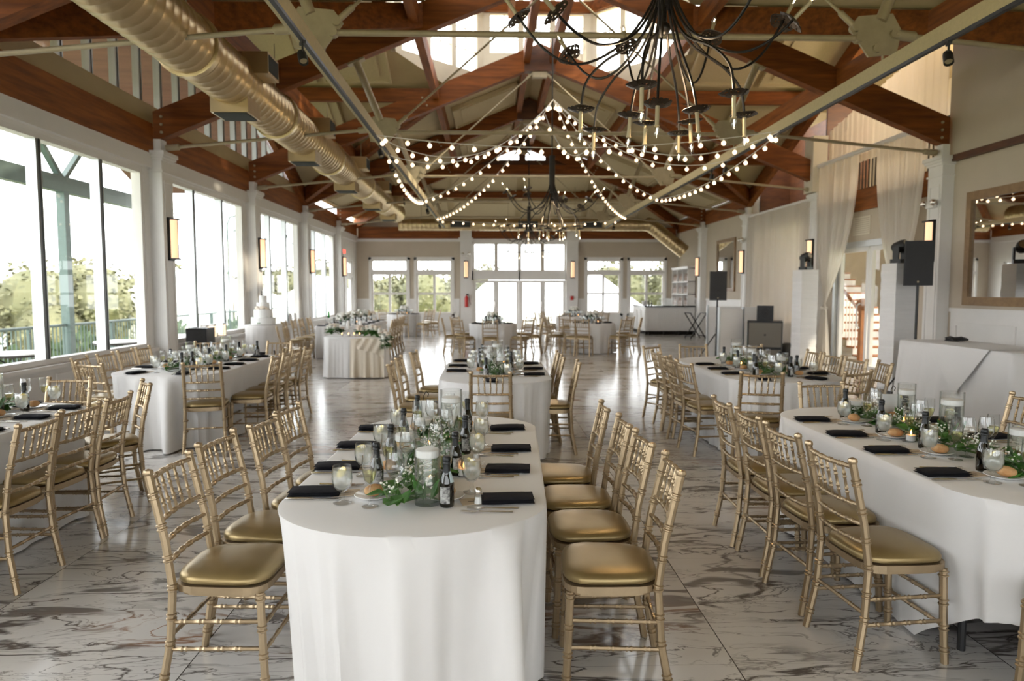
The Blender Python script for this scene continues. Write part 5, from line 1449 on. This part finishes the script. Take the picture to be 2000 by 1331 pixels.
for i, (x, y) in enumerate(((-2.74,12.72),(-2.62,12.73),(-2.52,12.72),(-2.42,12.73))): vot(x, y, '%s from the left along the sweetheart table front' % ('first','second','third','fourth')[i], ZT_+.006)
for i, x in enumerate((-2.68,-2.45)):
    t = thing('taper_candle', 'white pillar candle in a glass stand, %s on the sweetheart table' % ('left one','right one')[i], 'candle', (x, 13.0, ZT_+.006))
    MB().lathe([(.0001,0),(.04,0),(.04,.008),(.008,.015),(.008,.1),(.03,.11),(.0001,.11)], 14).build('stand', M['glass'], t, smooth=True)
    MB().lathe([(.0001,.11),(.028,.11),(.028,.27),(.0001,.275)], 14).build('wax', M['candle'], t, smooth=True, angle=40)

# cake
t = thing('wedding_cake', 'white three-tier wedding cake with flowers by the left windows', 'cake', (-4.62, 14.15, .925))
for i, (r, z0, z1) in enumerate(((.24,.0,.14),(.185,.14,.30),(.125,.30,.44),(.075,.44,.58))):
    MB().lathe([(.0001,z0),(r,z0),(r,z1-.01),(r-.01,z1),(.0001,z1)], 30).build('tier', M['plate'], t, smooth=True, angle=40)
rnd = random.Random(9); fl = MB(); lf = MB()
for i in range(14):
    a = rnd.uniform(-2.4,-.3); fl.ball((.15*math.cos(a), .15*math.sin(a), .305+rnd.uniform(0,.05)), .028, 8, 6)
for i in range(18):
    a = rnd.uniform(-2.8,.2); r, z = rnd.choice(((.19,.15),(.24,.04),(.14,.31))); lf.leaf((r*math.cos(a),r*math.sin(a),z), (math.cos(a),math.sin(a),rnd.uniform(-.3,.6)), (0,0,1), .06, .03)
fl.build('sugar_flower', M['rose'], t, smooth=True); lf.build('sprig', M['leaf'], t)
tp = MB().lathe([(.0001,.58),(.018,.58),(.008,.63),(.012,.66),(.0001,.68)], 8, (-.02,0,0)).lathe([(.0001,.58),(.012,.58),(.014,.63),(.01,.665),(.0001,.68)], 8, (.022,0,0))
tp.build('topper', M['black'], t, smooth=True)
# window-sill things on the left
t = thing('amplifier_box', 'black speaker box standing on the left window ledge', 'speaker', (XL+.35, 11.95, 0))
MB().box(-.2,.15,-.17,.17,.62,.97).build('cabinet', M['black'], t); MB().box(-.18,.13,-.172,-.17,.65,.94).build('grille', M['grille'], t)
MB().tube([(-.03,0,.03),(-.03,0,.62)], .025, 8).build('pole', M['black'], t, smooth=True)
MB().lathe([(.0001,0),(.16,0),(.15,.02),(.03,.04),(.0001,.04)], 16, (-.03,0,0)).build('base', M['black'], t, smooth=True)
def lantern():
    t = thing('paper_lantern', '', 'lantern', (0,0,0), group='paper bag lanterns')
    MB().box(-.05,.05,-.07,.07,0,.26).build('bag', M['candle'], t)
    b = MB()
    for i in range(4):
        for j in range(6): b.box(.05,.053,-.05+i*.03,-.035+i*.03,.03+j*.035,.045+j*.035)
    b.build('pattern', M['bulb'], t)
    b = MB()
    for i in range(3):
        for j in range(6): b.box(-.035+i*.03,-.02+i*.03,-.073,-.07,.03+j*.035,.045+j*.035)
    b.build('pattern', M['bulb'], t); return t
for i, (y, l) in enumerate(((12.75,'nearest'),(13.1,'middle'),(13.55,'farthest'))): place('lant', lantern, (XL+.07, y, ZS), 0, 'white pierced paper lantern on the left window sill, %s of three' % l, 'paper bag lanterns')
for i, (y, l) in enumerate(((18.35,'nearest'),(18.75,'second'))):
    single('cone_candle', MB().lathe([(.0001,0),(.07,0),(.05,.25),(.0001,.3)], 14), M['candle'], 'white cone candle on the left sill behind the cake, %s of two' % l, 'candle', (XL+.0, y, ZS), 0, 'cone candles', True)
single('green_bottle', MB().lathe([(.0001,0),(.035,0),(.035,.16),(.013,.22),(.013,.29),(.0001,.29)], 12), mat('green_bottle_glass', (.03,.35,.06), .1), 'bright green bottle on the sill near the far left corner', 'bottle', (XL+.02, 22.6, ZS), 0, None, True)

# ---------------------------------------------------------------- right side
# large mirror
t = thing('wall_mirror', 'large wood-framed mirror on the right wall reflecting string lights', 'mirror', (XR, 9.3, 2.25))
MB().box(-.02,0,-1.22,1.22,-.74,.74).build('mirror_glass', M['mirror'], t)
mb = MB()
for (a,b,c,d) in ((-1.33,1.33,.74,.87),(-1.33,1.33,-.87,-.74),(-1.33,-1.22,-.74,.74),(1.22,1.33,-.74,.74)): mb.box(-.06,0,a,b,c,d).box(-.045,0,a+.01,b-.01,c+.01,d-.01)
mb.build('frame', M['frame'], t)
t = thing('wall_mirror', 'small wood-framed mirror on the right wall behind the black speaker', 'mirror', (XR, 21.75, 2.4))
MB().box(-.02,0,-.75,.75,-.72,.72).build('mirror_glass', M['mirror'], t)
mb = MB()
for (a,b,c,d) in ((-.85,.85,.72,.82),(-.85,.85,-.82,-.72),(-.85,-.75,-.72,.72),(.75,.85,-.72,.72)): mb.box(-.05,0,a,b,c,d)
mb.build('frame', M['frame'], t)
# drapes
def drape(name, label, cols, m, grp=None, seed=0, amp=.05, nz=18, wl=.17):
    """cols: function u -> list of (y, z, gather) from top to bottom; hung in the plane x = XR - d"""
    rnd = random.Random(seed); mb = MB(); nu = 70; ph = [rnd.uniform(0,6.28) for _ in range(3)]
    prev = None; base = 0
    for i in range(nu+1):
        u = i/nu
        for k in range(nz+1):
            v = k/nz; x, y, z, a = cols(u, v)
            off = a*(math.sin(u*cols.w/wl*6.28+ph[0])+.5*math.sin(u*cols.w/wl*11.3+ph[1]+v*.8)+.3*math.sin(u*cols.w/wl*2.1+ph[2]))
            mb.v.append((x-off, y, z))
    for i in range(nu):
        for k in range(nz): a = i*(nz+1)+k; mb.f.append((a, a+1, a+nz+2, a+nz+1))
    o = mb.build(name, m, smooth=True, angle=80); tag(o, label, 'curtain', grp); return o
def straight(x, ya, yb, za, zb, ztb=None, amp=.035):
    f = lambda u, v: (x, ya+(yb-ya)*u, (za+((ztb if ztb is not None else za)-za)*u)*(1-v)+zb*v, amp)
    f.w = abs(yb-ya); return f
drape('sheer_curtain', 'wide sheer cream curtain wall between the third and fourth right columns', straight(XR-.14, Y2+.25, Y3-.22, 3.66, .03), M['sheer'], 'sheer drapes', 3, wl=.14)
single('curtain_rod', MB().tube([(0,Y2+.2,0),(0,Y3-.2,0)], .03, 10), M['white'], 'pale rod carrying the wide sheer curtain wall', 'rod', (XR-.14, 0, 3.69), 0, None, True)
def tied(ya, yb, ty, ztop, ztie, gather=.16):
    def f(u, v):
        z = ztop+(.03-ztop)*v; t = (ztop-z)/(ztop-ztie)
        y0 = ya+(yb-ya)*u
        if t < 1: s = t**2.2; y = y0*(1-s)+(ty+(u-.5)*gather)*s
        else:
            q = (t-1)/(ztop/ (ztop-ztie)-1+1e-6); q = min(1, q); y = (ty+(u-.5)*gather)*(1-q**.7)+(ty+(u-.5)*gather*3.4)*q**.7
        return (XR-.2, y, z, .035*(1-.55*math.exp(-((t-1)*3)**2)))
    f.w = abs(yb-ya); return f
drape('tied_drape', 'cream sheer drape gathered and tied left of the stair hall door', tied(Y2-.1, 13.6, Y2-.62, 4.3, 1.22), M['sheer'], 'sheer drapes', 5, wl=.13, nz=34)
drape('tied_drape', 'cream sheer drape gathered behind the large black speaker', tied(12.95, Y1+.32, Y1+.95, 4.3, 1.3), M['sheer'], 'sheer drapes', 6, wl=.13, nz=34)
single('drape_rod', MB().tube([(0,Y1+.2,0),(0,Y2-.1,0)], .05, 10), M['white'], 'pale rod carrying the two tied drapes on the right', 'rod', (XR-.2, 0, 4.33), 0, None, True)
drape('upper_drape', 'high sheer drape filling the right gable opening above the rod', straight(XR+.05, Y1+.1, Y2-.15, 5.95, 4.2, 5.1, .022), M['sheer2'], 'sheer drapes', 8, wl=.2)
for (y, z, l) in ((Y2-.62,1.22,'on the left tied drape'),(Y1+.95,1.3,'on the drape behind the black speaker')):
    single('tieback', MB().lathe([(.075,-.03),(.085,0),(.075,.03)], 14), M['sheer'], 'fabric tieback %s' % l, 'tieback', (XR-.2, y, z), 0, 'tiebacks', True)
# balcony rail seen between the drapes
t = thing('balcony_railing', 'dark metal balcony railing seen between the high drapes', 'railing', (XR+.35, Y1+.4, 3.62))
MB().box(-.02,.02,0,3.4,.9,.95).build('top_rail', M['dark_metal'], t); MB().box(-.015,.015,0,3.4,.08,.11).build('bottom_rail', M['dark_metal'], t)
for k in range(28): b = MB().box(-.01,.01,.05+k*.122-.01,.05+k*.122+.01,0,.9) if k == 0 else None; \
    (globals().__setitem__('_b0', b.build('baluster', M['dark_metal'], t)) if b else (lambda c: (C.objects.link(c), setattr(c, 'location', (0,.122*k,0))))(_b0.copy()))
# glass doors
def glass_door(y0, y1, lbl_handle):
    w, _ = pane_grid('door', 'y', XR+.08, y0, y1, 0.02, 2.48, 1, 1, fw=.09, depth=.07)
    h = MB().tube([(XR-.03,y0+.14,.85),(XR-.09,y0+.14,.9),(XR-.09,y0+.14,1.3),(XR-.03,y0+.14,1.35)], .016, 8); part_struct('door_handle', h, M['white'], w, True)
glass_door(12.38, 13.5, ''); glass_door(13.54, 14.72, '')
trim(MB().box(XR-.02, XR+.18, 12.27, 12.37, 0, 2.55).box(XR-.02, XR+.18, 14.73, 14.83, 0, 2.55).box(XR-.02, XR+.18, 12.27, 14.83, 2.48, 2.6), M['alu'])
t = thing('wall_vent', 'white louvred vent above the glass stair doors', 'vent', (XR-.01, 13.75, 2.9))
MB().box(-.01,.01,-.32,.32,-.18,.18).build('frame', M['cream'], t)
g = MB()
for i in range(8): g.box(-.022,-.01,-.29,.29,-.15+i*.04,-.135+i*.04)
g.build('louvre', M['wall'], t)
# stair behind the doors
t = thing('staircase', 'stair with orange wood treads behind the glass doors', 'staircase', (XR+.55, 14.7, 0)); 
for i in range(12):
    MB().box(0,1.3,i*.27,i*.27+.3,.16+i*.17,.2+i*.17).build('tread', M['plant'], t); MB().box(0,1.3,i*.27,i*.27+.02,.0+i*.17,.16+i*.17).build('riser', M['white'], t)
MB().tube([(.03,0,1.1),(.03,3.2,3.1)], .035, 8).build('handrail', M['plant'], t, smooth=True)
for i in range(24):
    if i == 0: b0 = MB().box(.02,.04,-.01,.01,0,.9).build('baluster', M['white'], t); b0.location = (0,.1,.2)
    else: b = b0.copy(); C.objects.link(b); b.location = (0,.1+.135*i,.2+.085*i)
MB().box(-.03,.09,-.08,.04,0,1.2).ball((.03,-.02,1.3), .14, 14, 10).build('newel_post', M['plant'], t, smooth=True)
L_ = bpy.data.lights.new('stair_hall_fill', 'POINT'); L_.energy = 160; L_.color = (1,.80,.58); L_.shadow_soft_size = .25  # added warm fill for the stair hall, with a made-up globe above it
t = thing('ceiling_globe', 'warm globe lamp added to brighten the stair hall', 'lamp', (XR+1.6, 13.3, 6.0)); MB().ball((0,0,0), .16, 14, 10).tube([(0,0,.15),(0,0,.6)], .01, 6).build('globe', M['sconce'], t, smooth=True)
lo = bpy.data.objects.new('stair_hall_fill', L_); C.objects.link(lo); lo.location = (XR+1.6, 13.3, 5.6)

# white scrim columns with moving heads
def scrim():
    t = thing('scrim_column', '', 'column', (0,0,0), group='white scrim columns')
    mb = MB(); n = 40; ring = []
    for k in range(n+1):
        z = .03+2.0*k/n; o_ = .006*math.sin(k*2.1)+.004*math.sin(k*5.3); h = .18+o_*.5
        mb.v += [(-h,-h,z),(0,-h+.006,z+.004),(h,-h,z),(h-.006,0,z+.003),(h,h,z),(0,h-.006,z+.004),(-h,h,z),(-h+.006,0,z+.003)]
    for k in range(n):
        for i in range(8): mb.f.append((k*8+i, k*8+(i+1)%8, (k+1)*8+(i+1)%8, (k+1)*8+i))
    mb.f.append(tuple(n*8+i for i in range(8))); mb.build('sleeve', M['scrim'], t)
    MB().box(-.25,.25,-.25,.25,0,.03).build('base_plate', M['black'], t); return t
def mover():
    t = thing('moving_head', '', 'stage light', (0,0,0), group='moving head lights')
    MB().bevbox(-.15,.15,-.13,.13,0,.08,.03).build('base', M['black'], t)
    for s in (-1,1): MB().box(s*.135-.02,s*.135+.02,-.06,.06,.08,.33).build('yoke', M['black'], t)
    h = MB(); ring = [(.0001,-.14),(.09,-.14),(.115,-.08),(.115,.06),(.095,.13),(.0001,.13)]
    h.lathe(ring, 16).xf(Matrix.Translation((0,0,.34)) @ Matrix.Rotation(1.2,4,'X')); h.build('head', M['black'], t, smooth=True, angle=40)
    MB().disc((0,0,.134), .08, 16).xf(Matrix.Translation((0,0,.34)) @ Matrix.Rotation(1.2,4,'X')).build('lens', M['silver'], t); return t
for (x,y,l) in ((6.42,10.75,'nearer one beside the large black speaker'),(6.55,14.3,'farther one beside the gathered drape')):
    place('scrim', scrim, (x,y,0), .1, 'tall white scrim column, %s' % l, 'white scrim columns')
    place('mover', mover, (x,y,2.035), .5, 'black moving head light on the scrim column, %s' % l, 'moving head lights').scale = (.78,.78,.78)
# loudspeakers on poles
def speaker_stand(x, y, h, lbl):
    t = thing('speaker_stand', lbl, 'stand', (x,y,0), group='speaker stands')
    MB().tube([(0,0,.1),(0,0,h)], .02, 8).tube([(0,0,.1),(0,0,.75)], .028, 8).build('pole', M['black'], t, smooth=True)
    for k in range(3):
        a = k*2.094+.4; MB().tube([(.03*math.cos(a),.03*math.sin(a),.6),(.42*math.cos(a),.42*math.sin(a),.02)], .014, 6).build('leg', M['black'], t, smooth=True)
def cab(w, d, h):
    def mk():
        t = thing('loudspeaker', '', 'speaker', (0,0,0), group='black loudspeakers')
        pts = [(-w/2,-d/2),(w/2,-d/2),(w/2*.72,d/2),(-w/2*.72,d/2)]
        MB().prism(pts, 0, h).build('cabinet', M['black'], t)
        MB().bevbox(-w/2+.012,w/2-.012,-d/2-.018,-d/2,.015,h-.015,.006).build('grille', M['grille'], t)
        MB().box(-.012,.012,-d/2-.021,-d/2-.018,.045,.07).build('badge', M['steel'], t)
        return t
    return mk
place('cab', cab(.38,.36,.66), (6.38,10.2,1.68), 1.0*-.55, 'large black loudspeaker on a pole before the right column', 'black loudspeakers'); speaker_stand(6.38,10.2,1.68,'black pole stand under the large loudspeaker at right')
dup(PROTO['cab'], (5.2,15.8,1.38), -.25, 'black loudspeaker on a pole above the white booth panels', 'black loudspeakers'); speaker_stand(5.2,15.8,1.38,'black pole stand behind the white booth panels')
t = thing('subwoofer', 'large dark subwoofer box on the floor beside the booth panels', 'speaker', (6.0,15.0,0), -.35)
MB().bevbox(-.36,.36,-.3,.3,0,.58,.02).build('cabinet', M['black'], t); MB().box(-.33,.33,-.318,-.3,.03,.55).build('grille', mat('sub_grille',(.16,.145,.12),.8), t); MB().box(-.02,.02,-.322,-.318,.27,.31).build('badge', M['black'], t)
t = thing('subwoofer', 'lower dark subwoofer box under the stacked one', 'speaker', (6.0,15.0,.0), -.35) if False else None
for o in bpy.data.objects:
    if o.name == 'subwoofer': o.location.z = .36
t = thing('subwoofer', 'lower dark subwoofer box beneath the larger one at right', 'speaker', (6.0,15.0,0), -.35)
MB().bevbox(-.36,.36,-.3,.3,0,.355,.02).build('cabinet', M['black'], t); MB().box(-.33,.33,-.318,-.3,.03,.33).build('grille', bpy.data.materials['sub_grille'], t)
t = thing('stage_monitor', 'small square speaker stacked on the subwoofers', 'speaker', (6.0,15.0,.945), -.35)
MB().bevbox(-.17,.17,-.15,.15,0,.33,.01).build('cabinet', M['black'], t)
MB().lathe([(.0001,.0),(.03,.01),(.05,-.005),(.12,.02),(.135,.02),(.135,.0)], 20).xf(Matrix.Translation((0,-.152,.165)) @ Matrix.Rotation(PI/2,4,'X')).build('cone', M['grille'], t, smooth=True)
single('gear_bag', MB().ball((0,0,.2), .26, 14, 10, .9), M['black'], 'black gear bag slumped beside the subwoofers', 'bag', (6.5,14.95,.03), 0, None, True)
t = thing('booth_panel', 'white booth panel standing left of the subwoofers, nearer one', 'panel', (5.25,15.0,0), .35, 'white booth panels')
MB().box(-.32,.32,-.02,.02,.02,1.2).build('panel', M['scrim'], t); MB().box(-.34,-.3,-.03,.03,0,1.24).box(.3,.34,-.03,.03,0,1.24).build('frame', M['alu'], t)
t = thing('booth_panel', 'white booth panel standing left of the subwoofers, wider one', 'panel', (5.72,16.2,0), -.1, 'white booth panels')
MB().box(-.6,.6,-.02,.02,.02,1.22).build('panel', M['scrim'], t); MB().box(-.62,-.58,-.03,.03,0,1.26).box(.58,.62,-.03,.03,0,1.26).build('frame', M['alu'], t)
# serving stand
t = thing('tray_stand', 'folding dark tray stand in front of the bar', 'stand', (6.85,23.0,0), .15)
for y in (-.22,.22):
    MB().beam((-.28,y,0),(.28,y,.85),.03,.03).build('leg', M['dark_metal'], t); MB().beam((.28,y+.03,0),(-.28,y+.03,.85),.03,.03).build('leg', M['dark_metal'], t)
for x, z in ((-.28,.85),(.28,.85),(-.26,.08),(.26,.08)): MB().beam((x,-.24,z),(x,.26,z),.03,.03).build('crossbar', M['dark_metal'], t)
MB().box(-.28,.28,-.15,-.1,.855,.865).box(-.28,.28,.1,.15,.855,.865).build('strap', M['cloth'], t)
# DJ table with draped cloth
t = thing('draped_table', 'tall table under white cloth by the right wall below the mirror', 'table', (6.15,8.5,0))
MB().box(-.36,.36,-1.05,1.05,.88,.91).build('tabletop', M['frame'], t)
for sx in (-1,1):
    for sy in (-1,1): MB().tube([(sx*.3,sy*.95,0),(sx*.3,sy*.95,.88)], .018, 6).build('leg', M['black'], t)
cm = cloth_mesh(.40, 1.09, .05, 44, ztop=.92, amp=.05, amp_s=.022, flare=.10)
o = cm.build('tablecloth', M['cloth'], smooth=True, angle=80); o.location = (6.15,8.5,0); tag(o, 'white cloth over the tall table by the right wall', 'tablecloth', 'tablecloths')
o = MB().extrude([(-.43,.35,.926),(-.43,-.75,.926),(-.52,-.3,.33)], (-.004,0,0)).quad((-.43,.35,.926),(-.43,-.75,.926),(.36,-.75,.926),(.36,.35,.926)).build('overlay_cloth', M['cloth'], smooth=False); o.location = (6.15,8.5,0); tag(o, 'second white cloth hanging as a triangle over the tall table', 'cloth')
cb_ = MB(); rnd = random.Random(3)
for k in range(9):
    pts = [(.16*math.cos(a/6*6.28+k)*rnd.uniform(.5,1), .1*math.sin(a/6*6.28+k)*rnd.uniform(.6,1.2), .012+.006*k*rnd.random()) for a in range(14)]
    cb_.tube(pts, .008, 5)
single('cable_coil', cb_, M['black'], 'coiled black cable lying on the tall draped table', 'cable', (6.25,9.1,.93), 0, None, True)
# bar
t = thing('bar_counter', 'white panelled bar counter with dark top at the far right', 'bar', (6.4,25.9,0))
X0, X1, Ya, Yb = -.82, .98, -1.0, 1.2
MB().box(X0,X1,Ya,Ya+.12,.12,1.0).box(X0,X0+.12,Ya+.12,Yb,.12,1.0).build('body', M['white'], t)
mb = MB()
for i in range(3): raised_panel(mb, 'x', Ya, -1, X0+.06+i*.6, X0+.58+i*.6, .2, .92, t=.025, w=.045); raised_panel(mb, 'x', Ya, -1, X0+.14+i*.6, X0+.50+i*.6, .28, .84, t=.02, w=.02)
for i in range(3): raised_panel(mb, 'y', X0, -1, Ya+.06+i*.72, Ya+.68+i*.72, .2, .92, t=.025, w=.045)
mb.build('panel_moulding', M['white'], t)
MB().box(X0-.06,X1,Ya-.08,Ya+.45,1.0,1.05).box(X0-.06,X0+.45,Ya+.45,Yb,1.0,1.05).build('worktop', M['stone'], t)
MB().box(X0-.12,X1,Ya-.14,Ya-.11,.1,.14).box(X0-.14,X0-.11,Ya-.14,Yb,.1,.14).build('foot_rail', M['dark_metal'], t)
for i in range(4): MB().box(X0+.1+i*.55,X0+.14+i*.55,Ya-.14,Ya+.02,0,.14).build('rail_bracket', M['dark_metal'], t)
MB().box(X0,X1,Ya+.02,Ya+.1,0,.12).box(X0+.02,X0+.1,Ya+.1,Yb,0,.12).build('plinth', M['dark_metal'], t)
t = thing('bar_shelf', 'white bar shelf unit with bottles in three bays', 'shelf', (XR-.21,26.05,0), -PI/2)
W = 1.1
MB().box(-W,W,.18,.2,1.0,2.42).build('back_panel', M['wood_dark'], t)
for x in (-W,-.38,.36,W-.03): MB().box(x,x+.03,-.1,.18,1.0,2.42).build('upright', M['white'], t)
for z in (1.0,1.45,1.9,2.39): MB().box(-W,W,-.1,.18,z,z+.03).build('shelf_board', M['white'], t)
MB().box(-W-.04,W+.04,-.12,.2,2.42,2.48).build('cornice', M['white'], t); MB().box(-W,W,-.08,.18,0,1.0).build('cupboard', M['white'], t)
def liq():
    o = MB().lathe([(.0001,0),(.034,0),(.036,.02),(.034,.19),(.013,.24),(.013,.3),(.0001,.3)], 10).build('liquor_bottle', M['liquor'], smooth=True); return tag(o, '', 'bottle')
for zi, z in enumerate((1.03,1.48,1.93)):
    for b in range(3):
        for k in range(5):
            place('liq', liq, (XR-.24, 26.05-1.1+.14+b*.74+k*.115, z), 0, 'liquor bottle standing on the bar shelf', 'bottles on the bar shelf')
def tumbler():
    o = MB().lathe([(.0001,0),(.03,0),(.036,.09),(.034,.09),(.028,.006),(.0001,.006)], 12).build('tumbler', M['glass'], smooth=True, angle=40); return tag(o, '', 'glass')
for i in range(9):
    for j in range(3):
        if j == 2 and i in (0,8): continue
        place('tumb', tumbler, (6.05+i*.085, 25.05, 1.05+j*.092), 0, 'stacked clear tumbler on the bar counter', 'stacked tumblers on the bar')
for i, (x, y, l) in enumerate(((5.72,25.0,'dark bottle at the left end of the bar counter'),(5.85,25.15,'second dark bottle on the left part of the bar counter'))):
    dup(PROTO['fbottle'], (x, y, 1.05), 0, l, 'bottles on the bar'); 
t = thing('ice_bucket', 'white round ice bucket at the left end of the bar', 'bucket', (5.6,25.25,1.05)); MB().lathe([(.0001,0),(.07,0),(.09,.16),(.085,.16),(.066,.01),(.0001,.01)], 16).build('bucket', M['plate'], t, smooth=True, angle=40)

# ---------------------------------------------------------------- light, world, camera
w = bpy.data.worlds.new('overcast'); bpy.context.scene.world = w; w.use_nodes = True
bg = w.node_tree.nodes['Background']; bg.inputs['Color'].default_value = (.955,.975,1.0,1); bg.inputs['Strength'].default_value = 5.0
sun = bpy.data.lights.new('sun', 'SUN'); sun.energy = 4.0; sun.angle = R(2); sun.color = (1.0,.86,.66)
so = bpy.data.objects.new('sun', sun); C.objects.link(so); so.rotation_euler = Vector((-.80,.42,-.50)).to_track_quat('-Z','Y').to_euler()
cam = bpy.data.cameras.new('camera'); co = bpy.data.objects.new('camera', cam); C.objects.link(co)
cam.sensor_width = 36; cam.lens = 36*1350/2000
co.location = (0,0,1.615); co.rotation_euler = (PI/2-math.atan(98.5/1350), 0, -math.atan(40/1350))
cam.dof.use_dof = True; cam.dof.focus_distance = 3.4; cam.dof.aperture_fstop = 2.6
cam.clip_end = 400
sc = bpy.context.scene; sc.camera = co
vs = sc.view_settings; vs.view_transform = 'Standard'; vs.look = 'None'; vs.exposure = 0.5; vs.gamma = 1.0; vs.use_curve_mapping = False
sc.cycles.transparent_max_bounces = 32; sc.cycles.max_bounces = 7; sc.cycles.diffuse_bounces = 4; sc.cycles.adaptive_threshold = .04; sc.cycles.glossy_bounces = 4
sc.cycles.caustics_reflective = False; sc.cycles.caustics_refractive = False
sc.cycles.sample_clamp_indirect = 6
